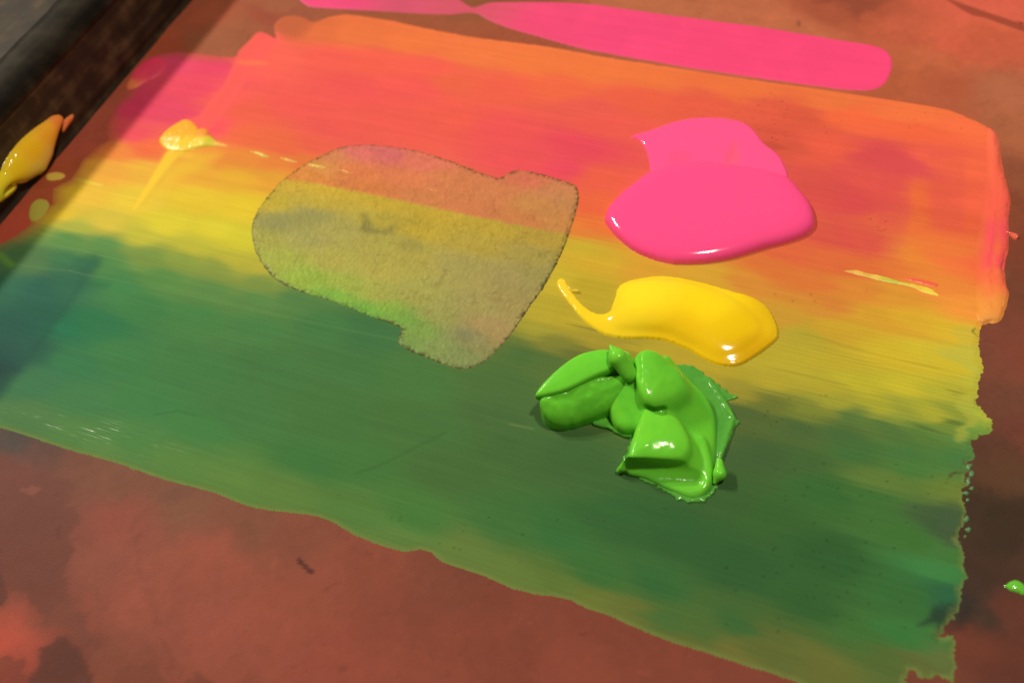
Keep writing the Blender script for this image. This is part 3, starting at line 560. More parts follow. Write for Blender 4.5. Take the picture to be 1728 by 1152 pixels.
hv = 0.0010*np.sqrt(np.clip(1-(1-np.clip(sv/0.0022, 0, 1))**2, 0, 1))
hp = 0.0058*np.sqrt(np.clip(puddle(sp > 0, stp, 0.0045), 0, None))
dent = plan([(1238, 243), (1246, 254), (1248, 276), (1222, 280), (1226, 264)], 0, 3)
sd = psdf(X, Y, dent)
hv = hv*(1-0.55*smooth(-0.001, 0.004, sd))
h = np.maximum(hv, 0)*(sv > 0)
root = thing('pink_ink_puddle', tuple(at(1190, 370)))
Cf = np.broadcast_to(pig((255, 85, 135))*1.13, X.shape+(3,)).copy()
Cf = overlay(Cf, sd, pig((255, 96, 112))*1.06, 0.0025, 0.6)
Cf = overlay(Cf, psdf(X, Y, plan([(1136, 262), (1160, 262), (1156, 280), (1130, 280)], 0, 3)), pig((255, 84, 118))*1.08, 0.004, 0.5)
rimc = smooth(0.0007, 0.0, sv)*0.5  # orange light reflected at the flap's rim, painted in
Cf = Cf*(1-rimc[..., None])+pig((252, 96, 90))*rimc[..., None]
flap = grid_mesh('flap', X, Y, np.where(sv > 0, TF+hv+0.00015*fbm(X*120, Y*120, 55, 3)*smooth(0, 0.004, sv), TF-0.0001+0.6*sv), sv > -0.001, M_WET, np.clip(Cf, 0.004, 0.9))
flap['label'] = 'thin paler flap of pink ink behind the pool'
Cp = np.broadcast_to(pig((255, 78, 130))*1.14, X.shape+(3,)).copy()
rimc = smooth(0.0007, 0.0, sp)*0.6  # orange reflected light along the pool's contact line, put in the colour
Cp = Cp*(1-rimc[..., None])+pig((252, 96, 90))*rimc[..., None]
pool = grid_mesh('pool', X, Y, np.where(sp > 0, TF+hp+0.00012*fbm(X*45, Y*45, 56, 3)*smooth(0, 0.006, sp), TF-0.0001+0.6*sp), sp > -0.001, M_WET, np.clip(Cp, 0.004, 0.9))
adopt(root, flap, pool)
tag(root, 'glossy hot pink puddle of ink with a thin flap behind it on the coral band', 'ink puddle')

# ------------------------------------------------------------------ yellow blob with a curled tail
yel_px = [(941, 476), (947, 471), (954, 475), (959, 485), (970, 501), (984, 517), (1001, 529), (1019, 532), (1029, 527), (1035, 513), (1041, 495), (1047, 483), (1062, 476), (1086, 471), (1114, 468), (1145, 471),
 (1176, 477), (1205, 485), (1236, 494), (1262, 501), (1281, 510), (1295, 521), (1306, 540), (1312, 559), (1310, 573), (1297, 585), (1281, 597), (1257, 612), (1236, 619), (1209, 615), (1186, 605), (1164, 592),
 (1143, 583), (1119, 575), (1091, 572), (1062, 572), (1039, 570), (1020, 565), (998, 552), (979, 535), (963, 515), (948, 496), (942, 485)]
Py = plan(yel_px, 0, 4); stp = 0.00045
X, Y = lattice(Py, stp, 0.003)
s = psdf(X, Y, Py)
core = plan([(1020, 534), (1030, 528), (1040, 512), (1047, 490), (1064, 480), (1114, 474), (1176, 484), (1220, 498), (1252, 518), (1280, 545), (1286, 566), (1270, 584), (1240, 602), (1214, 606), (1190, 598), (1164, 584), (1119, 566), (1062, 562), (1034, 558)], 0, 4)
sc = psdf(X, Y, core)
h1 = 0.0026*np.sqrt(np.clip(puddle(s > 0, stp, 0.004), 0, None))
h2 = 0.0085*np.sqrt(np.clip(puddle(sc > 0, stp, 0.0085), 0, None))**1.25
top = at(1110, 500); end = at(1250, 570)
h2 = h2*(1-0.35*smooth(0.0, 0.05, X-top[0]))
H = np.sqrt(h1**2+h2**2)
H = H+0.00035*fbm(X*90, Y*90, 61, 2)*smooth(0.001, 0.006, s)
def blur(a, n):
    for _ in range(n):
        b = a.copy(); b[1:-1, 1:-1] = (a[:-2, 1:-1]+a[2:, 1:-1]+a[1:-1, :-2]+a[1:-1, 2:]+4*a[1:-1, 1:-1])/8; a = b
    return a
H = np.where(s > 0.0012, blur(H, 14), H)
C = shepard(X, Y, S(((950, 480), (248, 206, 48)), ((1000, 540), (248, 206, 34)), ((1100, 500), (255, 218, 34)), ((1200, 520), (254, 214, 22)), ((1250, 560), (242, 196, 12)), ((1270, 590), (226, 172, 6)), ((1300, 550), (232, 186, 20)), ((1150, 580), (240, 190, 16))), 1, 0.006)  # front slope's shade is in the lower edge colour; right end darker, translucent
Z = np.where(s > 0, TF+H, TF-0.0001+0.6*s)
body = grid_mesh('body', X, Y, Z, s > -0.001, M_WET, np.clip(C*1.12, 0.004, 0.9))
root = thing('yellow_ink_blob', tuple(at(1150, 540)))
tag(root, 'glossy yellow blob of ink with a thin curled tail, between pink puddle and green heap', 'ink blob')
crumb = ink_patch('tail_crumb', [(956, 483), (962, 486), (966, 491), (972, 490), (979, 493), (976, 496), (966, 496), (960, 492)], 0.00035, 0.0014, flat((240, 200, 60)), M_WET, rim=0.0009, sub=3)
adopt(root, body, crumb)

# ------------------------------------------------------------------ green heap: a solid shape of folded thick ink
def Q(px, py, zmm): return at(px, py, zmm*MM)*1000.0      # millimetres
g = 0.5
lo = np.array([10.0, -66.0, -1.5]); hi = np.array([112.0, 40.0, 30.0])
gx = np.arange(lo[0], hi[0], g); gy = np.arange(lo[1], hi[1], g); gz = np.arange(lo[2], hi[2], g)
GX, GY = np.meshgrid(gx, gy, indexing='ij')
GZ = gz[None, None, :]
N1 = fbm(GX*0.12, GY*0.12, 101, 3); N2 = fbm(GX*0.35, GY*0.35, 102, 3)
def smin(a, b, k):
    hh = np.clip(0.5+0.5*(b-a)/k, 0, 1); return b*(1-hh)+a*hh-k*hh*(1-hh)
def smax(a, b, k): return -smin(-a, -b, k)
def slab(pts, zb=-3.0, k=2.5, dome=0.0, sub=3, lift=0.0, thick=None):
    """pts: (px,py,z mm) rim of the top face; the body reaches down to zb"""
    p = np.array(pts, float)
    rim3 = np.array([Q(*q) for q in p])
    poly = curve(rim3[:, :2], sub)
    A = np.c_[rim3[:, :2], np.ones(len(rim3))]; co = np.linalg.lstsq(A, rim3[:, 2], rcond=None)[0]
    d = -psdf(GX, GY, poly)
    zt = co[0]*GX+co[1]*GY+co[2]+lift
    if dome: zt = zt+dome*(1-np.exp(np.minimum(d, 0)/4.0))
    dz = (GZ-zt[..., None])*0.92
    body = smax(np.broadcast_to(d[..., None], dz.shape), dz, k)
    if thick: return smax(body, -dz-thick, 0.8)
    return smax(body, zb-GZ, 0.8)
def capsule(a, b, ra, rb, squash=None):
    a = np.array(a); b = np.array(b); e = b-a
    wx_ = GX[..., None]-a[0]; wy_ = GY[..., None]-a[1]; wz_ = GZ-a[2]
    t = np.clip((wx_*e[0]+wy_*e[1]+wz_*e[2])/(e@e), 0, 1)
    return np.sqrt((wx_-e[0]*t)**2+(wy_-e[1]*t)**2+(wz_-e[2]*t)**2)-(ra+(rb-ra)*t)
def thin(pts, zt, k=0.8, rag=0.0, seed=0, sub=3):
    P = plan(pts, 0, sub)*1000
    d = -psdf(GX, GY, P)+rag*fbm(GX*0.5, GY*0.5, seed, 3)
    return smax(np.broadcast_to(d[..., None], GX.shape+(len(gz),)), GZ-zt[..., None], k)

# base skirt on the right and near side
skirt = thin([(1040, 797), (1062, 800), (1083, 811), (1114, 826), (1146, 844), (1172, 850), (1192, 845), (1206, 831), (1212, 808), (1211, 780), (1219, 763), (1230, 747), (1238, 728), (1246, 714), (1236, 700), (1226, 682), (1243, 672),
              (1219, 654), (1192, 635), (1160, 616), (1110, 630), (1080, 680), (1066, 730), (1058, 765)],
             0.8+0.4*N2+0.3*N1, 0.7, 1.6, 111)
under = thin([(1000, 718), (1030, 728), (1062, 741), (1085, 720), (1080, 680), (1050, 670), (1010, 700)], 2.0+0.3*N2, 0.8, 0.5, 112)
# left: lower roll and the lid folded over it
roll = slab([(911, 671, 14.5), (935, 660, 15.5), (980, 648, 16), (1020, 630, 18), (1052, 630, 18), (1066, 646, 15), (1056, 672, 11), (1022, 692, 8.5), (988, 706, 7), (955, 715, 6.5), (930, 710, 8), (915, 692, 11)], k=2.4, dome=1.8, thick=12.0)
roll = roll+0.8*N1[..., None]+0.25*N2[..., None]
fill = capsule(Q(980, 640, 7), Q(1040, 625, 8), 8.0, 9.0)
lid = slab([(903, 668, 15), (914, 648, 16.4), (940, 622, 18.5), (968, 602, 20), (997, 592, 21), (1028, 590, 22), (1044, 606, 22), (1032, 622, 21), (1012, 631, 20), (995, 639, 19), (958, 657, 17), (927, 666, 15.6)], thick=4.0, k=1.3, dome=1.0)
# middle: pointed fin
fin = smin(capsule(Q(1029, 583, 27), Q(1042, 604, 24), 0.5, 3.6), capsule(Q(1042, 604, 24), Q(1062, 632, 19), 3.8, 3.4), 1.5)
fin = smin(fin, capsule(Q(1050, 610, 18), Q(1072, 642, 15), 4.5, 2.6), 1.5)
valley = slab([(1030, 655, 14), (1056, 638, 17), (1084, 640, 17), (1094, 680, 14), (1080, 716, 9), (1056, 726, 6), (1036, 712, 6), (1026, 685, 9)], k=3.0)+0.6*N1[..., None]
# right cap and the lower block
cap = slab([(1072, 600, 22), (1092, 587, 22.5), (1114, 592, 21.5), (1133, 608, 19.5), (1150, 626, 16.5), (1162, 648, 13.5), (1164, 668, 12), (1146, 680, 14.5), (1116, 688, 18), (1097, 682, 19.5), (1083, 670, 20.5), (1075, 645, 21.5), (1072, 620, 22)], k=3.0, dome=3.0)
cap = cap+0.35*N1[..., None]
block = slab([(1084, 694, 13.5), (1108, 690, 13.5), (1130, 694, 13), (1150, 712, 12), (1166, 742, 10.5), (1166, 764, 10), (1150, 778, 10.5), (1100, 777, 12), (1064, 778, 12.5), (1060, 760, 13), (1067, 735, 13.5)], k=2.2, dome=2.6)
block = block+0.3*N1[..., None]
foot = slab([(1056, 790, 3.5), (1090, 806, 2.2), (1130, 826, 2.0), (1165, 840, 2.0), (1190, 834, 2.4), (1202, 806, 3.0), (1200, 770, 4.0), (1186, 735, 6.0), (1150, 740, 7.0), (1100, 760, 6.0)], k=2.5)
ridge = capsule(Q(1044, 795, 1.8), Q(1062, 779, 9.0), 1.2, 2.2)
rightw = slab([(1120, 600, 13), (1160, 632, 11), (1192, 668, 5), (1208, 710, 2), (1210, 770, 1), (1198, 822, 1), (1165, 815, 4), (1150, 760, 8), (1130, 700, 11)], k=3.0)
lip = smin(capsule(Q(1196, 640, 0.6), Q(1232, 700, 0.6), 0.9, 1.3), capsule(Q(1236, 706, 0.6), Q(1214, 776, 0.6), 1.2, 1.0), 1.0)+0.5*N2[..., None]
drop = smin(capsule(Q(1214, 780, 5.5), Q(1214, 800, 4.0), 1.5, 2.6), capsule(Q(1214, 800, 4.0), Q(1206, 815, 2.0), 2.4, 0.8), 1.2)

def carve(G, a, b, ra, rb, k): return smax(G, -capsule(a, b, ra, rb), k)
rough_ = 0.06*N2[..., None]*np.ones_like(GZ)
G_skirt = smin(smin(skirt, under, 1.0), lip, 1.2)
G_main = smin(smin(smin(block, rightw, 4.0), foot, 2.5), valley, 3.0)
G_main = smin(G_main, smin(cap, rightw, 5.0), 1.0)
G_main = smin(G_main, ridge, 1.5)
# creases: slit between cap and block, hollow under the block's lip
G_main = carve(G_main, Q(1094, 687, 15.5), Q(1118, 693, 14.5), 1.5, 2.0, 0.7)
G_main = carve(G_main, Q(1068, 797, 8.0), Q(1172, 805, 7.0), 5.8, 5.4, 1.0)
G_main = carve(G_main, Q(1074, 596, 24), Q(1078, 640, 22), 1.4, 0.9, 1.2)
heap_parts = [('skirt', G_skirt+rough_, 'thin ragged skirt of duller green ink'), ('main_fold', G_main+rough_, None), ('roll', smin(roll, fill, 1.5)+rough_, None),
              ('lid', lid+rough_, 'smooth flap folded over the roll'), ('peak', fin+rough_, 'pointed peak'), ('drop', drop, None)]

def surface_nets(G, org, g):
    nx, ny, nz = G.shape
    ins = G < 0
    c = np.zeros((nx-1, ny-1, nz-1), np.int8)
    for i in (0, 1):
        for j in (0, 1):
            for k in (0, 1): c += ins[i:nx-1+i, j:ny-1+j, k:nz-1+k]
    act = (c > 0) & (c < 8)
    idx = -np.ones(c.shape, np.int64); ids = np.argwhere(act); idx[act] = np.arange(len(ids))
    acc = np.zeros((len(ids), 3)); cnt = np.zeros(len(ids))
    cor = [(i, j, k) for i in (0, 1) for j in (0, 1) for k in (0, 1)]
    for a in cor:
        for ax in range(3):
            if a[ax]: continue
            b = list(a); b[ax] = 1
            va = G[ids[:, 0]+a[0], ids[:, 1]+a[1], ids[:, 2]+a[2]]; vb = G[ids[:, 0]+b[0], ids[:, 1]+b[1], ids[:, 2]+b[2]]
            cr = (va < 0) != (vb < 0); t = np.where(cr, va/np.where(cr, va-vb, 1), 0)
            p = np.tile(np.array(a, float), (len(ids), 1)); p[:, ax] = t
            acc[cr] += p[cr]; cnt += cr
    V = (ids+acc/cnt[:, None])*g+org
    quads = []
    for ax in range(3):
        u, v = (ax+1) % 3, (ax+2) % 3
        sl0 = [slice(None)]*3; sl1 = [slice(None)]*3; sl0[ax] = slice(0, -1); sl1[ax] = slice(1, None)
        a = ins[tuple(sl0)]; b = ins[tuple(sl1)]
        e = np.argwhere(a != b)
        e = e[(e[:, u] > 0) & (e[:, v] > 0) & (e[:, u] < G.shape[u]-1) & (e[:, v] < G.shape[v]-1)]
        flip = a[e[:, 0], e[:, 1], e[:, 2]]
        def cell(du, dv):
            q = e.copy(); q[:, u] -= du; q[:, v] -= dv; return idx[q[:, 0], q[:, 1], q[:, 2]]
        q = np.stack([cell(0, 0), cell(1, 0), cell(1, 1), cell(0, 1)], 1)
        q[~flip] = q[~flip][:, ::-1]
        quads.append(q)
    Fq = np.concatenate(quads); Fq = Fq[(Fq >= 0).all(1)]
    return V, Fq
root = thing('green_ink_heap', tuple(at(1100, 720)))
for nm, G, lab in heap_parts:
    V, Fq = surface_nets(G, lo, g)
    for it in range(2):                                # take the grid steps out
        acc = np.zeros_like(V); cnt = np.zeros(len(V))
        for a, b in ((0, 1), (1, 2), (2, 3), (3, 0)):
            np.add.at(acc, Fq[:, a], V[Fq[:, b]]); np.add.at(cnt, Fq[:, a], 1)
            np.add.at(acc, Fq[:, b], V[Fq[:, a]]); np.add.at(cnt, Fq[:, b], 1)
        V = V*0.5+0.5*acc/np.maximum(cnt, 1)[:, None]
    V = V/1000.0; V[:, 2] += TF
    thinness = smooth(0.0036, 0.0018, V[:, 2])*(0.8 if nm == 'skirt' else 0.35)
    vv = V*1000; var = fbm(vv[:, 0]*0.11+vv[:, 2]*0.2, vv[:, 1]*0.11-vv[:, 2]*0.15, 211, 4)[:, None]
    gc = (pig((114, 206, 50))*1.08+var*np.array([0.030, 0.03, -0.004]))*(1-thinness[:, None])+pig((80, 146, 58))*thinness[:, None]
    o = mesh_obj(nm, V, Fq, M_HEAP, np.clip(gc, 0.004, 0.9))
    if lab: o['label'] = lab
    adopt(root, o)
o = root
tag(o, 'thick folded heap of bright green ink with a pointed peak, nearest the dark green band', 'ink heap')

# ------------------------------------------------------------------ smaller ink: ridge, lumps, drops, flecks
ridge_px = [(1668, 219), (1678, 224), (1684, 238), (1688, 270), (1696, 307), (1703, 338), (1700, 366), (1700, 388), (1699, 423), (1693, 451), (1696, 482), (1700, 496), (1693, 527), (1683, 542), (1662, 546), (1650, 540),
            (1642, 510), (1640, 470), (1640, 430), (1646, 390), (1654, 350), (1656, 310), (1662, 270), (1664, 240)]
Pr = plan(ridge_px, 0, 3)
X, Y = lattice(Pr, 0.00042, 0.002)
s = psdf(X, Y, Pr); sf = psdf(X, Y, film_poly)+0.0008*fbm(X*350, Y*350, 131, 3)
hl = smooth(0.0, 0.007, s)
prof_r = np.sqrt(np.clip(1-(1-np.clip(sf/0.0045, 0, 1))**2, 0, 1))
H = prof_r*0.0015*smooth(0.0, 0.012, s+0.007*smooth(0.007, 0.001, sf))+0.0005*fbm(X*130, Y*130, 133, 3)*smooth(0.001, 0.006, s)
H = H*(0.55+0.6*vnoise(X*70, Y*70, 134))
C = shepard(X, Y, S(((1672, 240), (255, 112, 78)), ((1678, 300), (255, 104, 74)), ((1680, 350), (255, 98, 76)), ((1668, 400), (255, 82, 92)), ((1668, 440), (255, 84, 88)), ((1690, 420), (255, 96, 76)), ((1680, 470), (255, 112, 70)), ((1660, 490), (253, 130, 68)), ((1676, 515), (250, 150, 66)), ((1660, 535), (246, 158, 70))), 1, 0.003)
Cf = shepard(X, Y, [q for q in film_pts if q[0] > 1400 and q[1] < 620], 0.55, 0.0035, 2.2)
bl = smooth(0.001, 0.008, s)[..., None]; bl = np.maximum(bl, smooth(0.006, 0.002, sf)[..., None])
C = Cf*(1-bl)+C*bl
ss = np.minimum(s, sf+0.0004)
Z = np.where(ss > 0, TF-0.00006+H, TF-0.0001+0.6*ss)
o = grid_mesh('orange_ink_ridge', X, Y, Z, ss > -0.001, M_RIDGE, np.clip(C, 0.004, 0.9))
tag(o, 'raised wet coral and orange ridge along the right edge of the film', 'ink ridge')

lump = [(270, 239), (276, 227), (292, 214), (313, 203), (326, 209), (334, 220), (336, 236), (332, 250), (318, 256), (305, 258), (281, 253)]
k_ = ink_patch('cap', lump, 0.0005, 0.0019, samples([((300, 220), (252, 178, 46)), ((275, 240), (252, 190, 46)), ((300, 250), (255, 208, 54)), ((320, 215), (250, 176, 50))], 1, 0.003), M_RIDGE, relief=0.0004, seed=141, dome=0.006)
o = thing('yellow_ink_lump', tuple(at(310, 240)))
tag(o, 'small yellow lump of ink at the left end of the coral film', 'ink lump')
f_ = ink_patch('fold', [(304, 250), (310, 243), (326, 236), (332, 222), (346, 218), (356, 229), (362, 238), (372, 242), (386, 248), (370, 248), (350, 249), (330, 252), (314, 254)], 0.0005, 0.0021,
   samples([((345, 226), (248, 160, 58)), ((340, 243), (255, 214, 66)), ((352, 241), (220, 204, 60)), ((375, 246), (248, 186, 80)), ((320, 250), (255, 212, 60)), ((356, 226), (236, 110, 56))], 1, 0.002), M_RIDGE, relief=0.0005, seed=143, dome=0.0045)
adopt(o, k_, f_); f_['label'] = 'thin curled fold with an orange rim'
rlump = [(215, 150), (217, 139), (224, 127), (238, 110), (255, 100), (270, 98), (281, 110), (276, 122), (263, 132), (243, 141), (228, 150)]
o = ink_patch('red_ink_lump', rlump, 0.0006, 0.0022, samples([((250, 115), (255, 66, 96)), ((235, 130), (255, 72, 92)), ((220, 146), (250, 128, 72)), ((265, 125), (246, 70, 96))], 1, 0.002), M_STROKE, base=TF*0.7, relief=0.0002, seed=151, dome=0.005)
tag(o, 'small red and orange lump of ink beside the dark frame', 'ink lump')
blot = [(50, 358), (54, 345), (64, 337), (76, 338), (82, 346), (80, 358), (72, 368), (60, 375), (52, 370)]
o = ink_patch('yellow_ink_blot', blot, 0.0006, 0.0008, flat((196, 178, 70)), M_RIDGE, base=TF*0.5, relief=0.0003, seed=161, dome=0.004)
tag(o, 'round yellow blot of ink on the red strip beside the frame', 'ink blot')
dab = [(78, 297), (84, 292), (100, 291), (110, 296), (104, 302), (88, 305), (80, 303)]
o = ink_patch('yellow_ink_dab', dab, 0.0006, 0.0010, flat((234, 190, 76)), M_RIDGE, base=0.0, seed=171, dome=0.004)
tag(o, 'short pale yellow dab next to the frame, above the round blot', 'ink dab')

streak_c = samples([((1430, 460), (230, 170, 66)), ((1448, 461), (244, 190, 80)), ((1462, 465), (232, 178, 68)), ((1478, 467), (246, 200, 84)), ((1492, 473), (216, 196, 66)), ((1508, 477), (202, 200, 64)), ((1525, 481), (230, 200, 66)), ((1545, 486), (246, 200, 70)), ((1570, 494), (250, 216, 68))], 1, 0.001)
o = ink_patch('green_yellow_streak', [(1424, 458), (1446, 457), (1460, 461), (1475, 464), (1497, 469), (1519, 476), (1539, 480), (1567, 487), (1583, 498), (1580, 500), (1553, 493), (1544, 488), (1518, 481), (1490, 476), (1455, 467), (1435, 462)], 0.00035, 0.0003, streak_c, M_RIDGE, rim=0.0012, ragged=0.0003, seed=181, sub=3)
tag(o, 'thin yellow and green streak of ink across the orange at the right', 'ink streak')
o = ink_patch('red_ink_streak', [(1524, 470), (1546, 471), (1578, 478), (1582, 483), (1576, 485), (1553, 479), (1538, 475)], 0.00035, 0.0002, flat((250, 104, 68)), M_RIDGE, rim=0.0012, ragged=0.0003, seed=182, sub=3)
tag(o, 'short red orange streak just above the yellow end of the long streak', 'ink streak')
for (a, b, th, col, lab) in (((424, 257), (456, 267), 8, (240, 204, 90), 'widest pale yellow fleck of the dashed row, nearest the yellow lump'),
                             ((473, 268), (502, 275), 6, (246, 196, 92), 'second pale yellow fleck of the dashed row, just outside the olive patch'),
                             ((517, 279), (550, 285), 6, (246, 206, 92), 'bright yellow fleck of the dashed row at the olive patch rim'),
                             ((572, 288), (594, 294), 5, (242, 186, 90), 'small orange yellow fleck of the dashed row inside the olive patch'),
                             ((716, 319), (740, 324), 4, (232, 152, 92), 'faint last fleck of the dashed row, deepest inside the olive patch')):
    (x0, y0), (x1, y1) = a, b; mx, my = (x0+x1)/2, (y0+y1)/2
    o = ink_patch('ink_fleck', [(x0, y0), (mx-4, my-th*0.45), (x1-6, y1-th*0.4), (x1, y1), (mx+3, my+th*0.45), (x0+6, y0+th*0.35)], 0.0004, 0.0007, flat(col), M_RIDGE, base=TF+(0.00015 if x0 > 500 else 0), rim=0.0011, ragged=0.0004, seed=int(x0), sub=3)
    tag(o, lab, 'ink fleck', 'dashed row of yellow flecks')
o = ink_patch('orange_ink_drip', [(1696, 390), (1701, 392), (1709, 394), (1715, 396), (1719, 400), (1715, 405), (1709, 402), (1704, 397), (1696, 395)], 0.0003, 0.0012, flat((250, 108, 80)), M_WET, base=0.0, rim=0.0010, sub=3)
tag(o, 'tiny coral drip with a thin neck sticking out of the right ridge', 'ink drip')
o = ink_patch('green_ink_drop', [(1694, 988), (1699, 986), (1704, 981), (1715, 979), (1726, 985), (1732, 994), (1728, 1003), (1714, 998), (1704, 995), (1699, 991)], 0.0003, 0.0024, flat((112, 196, 58)), M_WET, base=0.0, dome=0.0025, sub=3)
tag(o, 'small bright green drop on the dark coating at the right edge', 'ink drop')
flakes = [(1636, 786, 5, 6), (1640, 800, 4, 5), (1634, 812, 4, 6), (1640, 824, 3, 3), (1630, 832, 4, 3), (1632, 844, 3, 3), (1631, 876, 4, 5), (1634, 893, 4, 4), (1628, 905, 3, 3)]
for i, (x, y, rx, ry) in enumerate(flakes):
    rr = np.random.default_rng(i)
    pts = [(x+rx*math.cos(t)*rr.uniform(0.6, 1.4), y+ry*math.sin(t)*rr.uniform(0.6, 1.4)) for t in np.linspace(0, 2*math.pi, 9)[:-1]]
    o = ink_patch('ink_crumb', pts, 0.00035, 0.0006, flat((96, 134, 78)), M_RIDGE, base=0.0, rim=0.0008, sub=3, ragged=0.0003, seed=200+i)
    tag(o, 'dull green crumb beside the ragged right edge, %s' % ('topmost of nine', 'second of nine from far end', 'third of nine from far end', 'fourth of nine from far end', 'middle one of nine', 'fourth of nine from near end', 'third of nine from near end', 'second of nine from near end', 'nearest of nine')[i], 'ink crumb', 'crumbs along the ragged right edge')

# ------------------------------------------------------------------ the frame bar along the left
FX = -0.2852
prof = [(0.0, -0.004), (0.0, 0.0), (-0.0010, 0.0012), (-0.0014, 0.0035), (-0.0004, 0.0055), (0.0004, 0.012), (0.0003, 0.025), (0.0, 0.038), (-0.0008, 0.0415), (-0.0030, 0.0445), (-0.0065, 0.0462), (-0.013, 0.0470), (-0.030, 0.0472), (-0.052, 0.0470), (-0.056, 0.0455), (-0.058, 0.042), (-0.058, -0.004)]
pf = []
for a, b in zip(prof[:-1], prof[1:]):
    n = max(1, int(np.hypot(b[0]-a[0], b[1]-a[1])/0.002))
    for k in range(n): pf.append((a[0]+(b[0]-a[0])*k/n, a[1]+(b[1]-a[1])*k/n))
pf.append(prof[-1]); pf = np.array(pf)
LEAN = 0.12
pf[:, 0] -= LEAN*np.clip(pf[:, 1], 0, 1)
yy = np.arange(-0.64, 0.74, 0.0025)
PXY = np.repeat(pf[None], len(yy), 0); YY = np.repeat(yy[:, None], len(pf), 1)
nz = 0.0004*fbm(YY*30, PXY[..., 1]*120+PXY[..., 0]*120, 301, 3)
V = np.stack([FX+PXY[..., 0]+nz, YY, PXY[..., 1]+nz*0.6], -1)
idx = np.arange(V.shape[0]*V.shape[1]).reshape(V.shape[:2])
Fq = np.stack([idx[:-1, :-1], idx[:-1, 1:], idx[1:, 1:], idx[1:, :-1]], -1).reshape(-1, 4)
m, nt, N, Lk, b = material('dark_worn_frame')
tc = N.new('ShaderNodeTexCoord'); mp = N.new('ShaderNodeMapping'); mp.inputs['Scale'].default_value = (160, 14, 160)
n1 = N.new('ShaderNodeTexNoise'); n1.inputs['Scale'].default_value = 1; n1.inputs['Detail'].default_value = 6
n2 = N.new('ShaderNodeTexNoise'); n2.inputs['Scale'].default_value = 90; n2.inputs['Detail'].default_value = 5
Lk.new(tc.outputs['Object'], mp.inputs[0]); Lk.new(mp.outputs[0], n1.inputs['Vector']); Lk.new(tc.outputs['Object'], n2.inputs['Vector'])
cr = N.new('ShaderNodeValToRGB'); cr.color_ramp.elements[0].position = 0.38; cr.color_ramp.elements[0].color = (0.016, 0.012, 0.009, 1)
cr.color_ramp.elements[1].position = 0.66; cr.color_ramp.elements[1].color = (0.085, 0.056, 0.030, 1)
e = cr.color_ramp.elements.new(0.5); e.color = (0.030, 0.020, 0.012, 1)
mx = N.new('ShaderNodeMath'); mx.operation = 'MULTIPLY_ADD'; mx.inputs[1].default_value = 0.5
ml = N.new('ShaderNodeMath'); ml.operation = 'MULTIPLY'; ml.inputs[1].default_value = 0.5
Lk.new(n1.outputs['Fac'], ml.inputs[0]); Lk.new(n2.outputs['Fac'], mx.inputs[0]); Lk.new(ml.outputs[0], mx.inputs[2]); Lk.new(mx.outputs[0], cr.inputs['Fac'])
Lk.new(cr.outputs[0], b.inputs['Base Color']); b.inputs['Roughness'].default_value = 0.55; b.inputs['Specular IOR Level'].default_value = 0.2
bp = N.new('ShaderNodeBump'); bp.inputs['Distance'].default_value = 0.0006; bp.inputs['Strength'].default_value = 0.6
Lk.new(mx.outputs[0], bp.inputs['Height']); Lk.new(bp.outputs[0], b.inputs['Normal'])
bar = mesh_obj('bar', V.reshape(-1, 3), Fq[:, ::-1], m)
m2 = m.copy(); m2.name = 'black_edge_band'
for nd in m2.node_tree.nodes:
    if nd.type == 'VALTORGB':
        for el, c in zip(nd.color_ramp.elements, ((0.007, 0.006, 0.005, 1), (0.013, 0.011, 0.008, 1), (0.034, 0.027, 0.018, 1))): el.color = c
    if nd.type == 'BSDF_PRINCIPLED': nd.inputs['Specular IOR Level'].default_value = 0.1
tp = [(0.0012, 0.0375), (0.0012, 0.0385), (-0.0004, 0.0424), (-0.0026, 0.0453), (-0.0063, 0.0472), (-0.0128, 0.0481), (-0.0175, 0.0482), (-0.0177, 0.0470)]
tp = [(a-LEAN*c, c) for a, c in tp]
TPX = np.repeat(np.array(tp)[None], len(yy), 0); TYY = np.repeat(yy[:, None], len(tp), 1)
tn = 0.0004*fbm(TYY*30, TPX[..., 1]*120+TPX[..., 0]*120, 301, 3); wob = 0.0012*fbm(TYY*60, TYY*0, 305, 3)
wt = np.array([0, 0, 0, 0, 0, 0.4, 1, 1])[None]
TV = np.stack([FX+TPX[..., 0]+tn+wob*wt, TYY, TPX[..., 1]+tn*0.6], -1)
ti = np.arange(TV.shape[0]*TV.shape[1]).reshape(TV.shape[:2])
TF4 = np.stack([ti[:-1, :-1], ti[:-1, 1:], ti[1:, 1:], ti[1:, :-1]], -1).reshape(-1, 4)
dark_band = mesh_obj('edge_band', TV.reshape(-1, 3), TF4[:, ::-1], m2)  # dark strip laid over the bar's top edge
fr = thing('screen_frame', (FX-0.03, 0.1, 0)); adopt(fr, bar, dark_band)
dark_band['label'] = 'black band along the top edge of the frame bar'
tag(fr, 'dark worn frame bar of the printing screen along the left', 'frame')

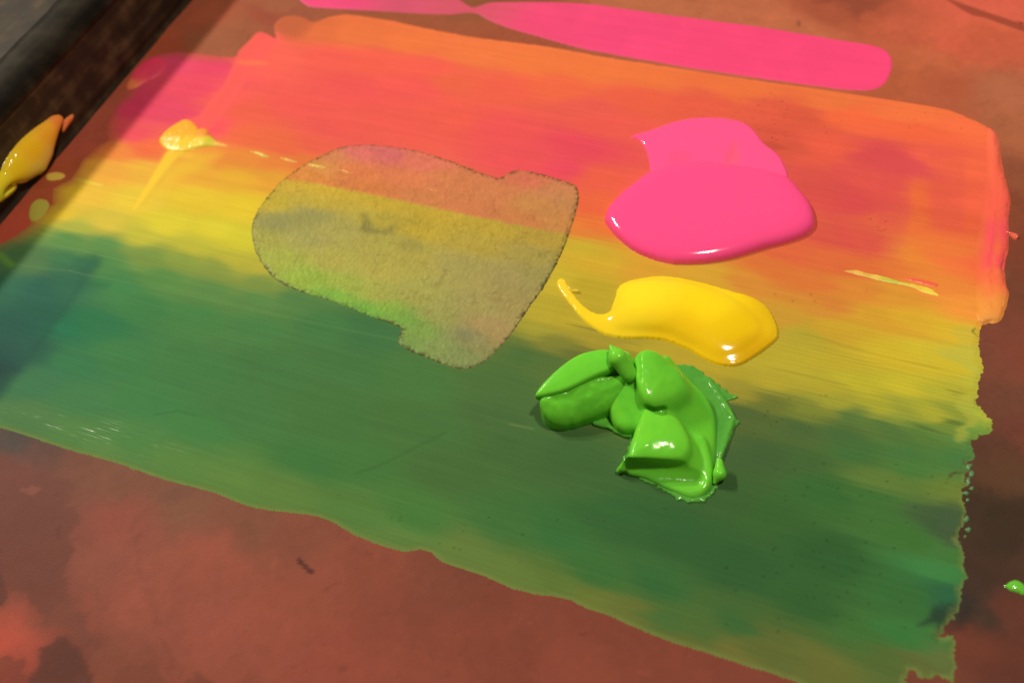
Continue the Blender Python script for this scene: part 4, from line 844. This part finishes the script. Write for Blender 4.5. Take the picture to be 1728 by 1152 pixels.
# ink on the frame's inner face (a sheet in the y,z plane, bulging to +x)
def face_patch(name, outline, height, pts, step=0.0005, dome=0.005, seed=1):
    p = curve(outline, 4); q = at_x(p[:, 0], p[:, 1], FX+0.0008)
    for it in range(6):                               # meet the leaning face
        q = np.array([at_x(u, v, FX+0.0008-LEAN*max(w_[2], 0)) for (u, v), w_ in zip(p, q)])
    P = q[:, 1:]
    A, B = lattice(P, step, 0.002); s = psdf(A, B, P)
    h = height*np.sqrt(np.clip(puddle(s > 0, step, dome), 0, None))
    xo = np.where(s > 0, FX+0.0008+h, FX+0.0006+0.6*s)-LEAN*np.clip(B, 0, 1)
    num = np.zeros(A.shape+(3,)); den = np.zeros(A.shape)
    for px, py, c in pts:
        r = at_x(px, py, FX+0.0008); wt = 1/((A-r[1])**2+(B-r[2])**2+9e-6)**2
        num += wt[..., None]*pig(c); den += wt
    return grid_mesh(name, A, B, xo, s > -0.0015, M_WET, np.clip(num/den[..., None]*1.4, 0.004, 0.93), to3d=lambda V: V[:, [2, 0, 1]])
o = face_patch('yellow_frame_smear', [(0, 294), (10, 273), (29, 247), (52, 224), (75, 207), (87, 198), (96, 195), (104, 197), (105, 204), (99, 216), (94, 228), (88, 247), (85, 262), (76, 281), (73, 288), (62, 293), (43, 303),
     (23, 307), (10, 314), (4, 322), (3, 327), (14, 321), (26, 314), (25, 319), (10, 332), (0, 339), (-30, 356), (-34, 330), (-20, 312)], 0.006,
     [(98, 200, (255, 140, 60)), (80, 220, (255, 170, 40)), (50, 250, (252, 184, 30)), (20, 280, (246, 196, 28)), (5, 305, (236, 206, 40)), (0, 330, (220, 214, 50)), (80, 270, (246, 190, 90)), (60, 290, (232, 200, 80))], seed=3)
tag(o, 'bright yellow orange smear of ink on the inner face of the dark frame', 'ink smear')
o = face_patch('orange_frame_drop', [(110, 203), (118, 197), (124, 195), (123, 201), (116, 210), (109, 220), (108, 211)], 0.0012, [(116, 205, (255, 132, 70))], dome=0.003)
tag(o, 'tiny orange drop on the frame beside the tip of the yellow smear', 'ink drop')
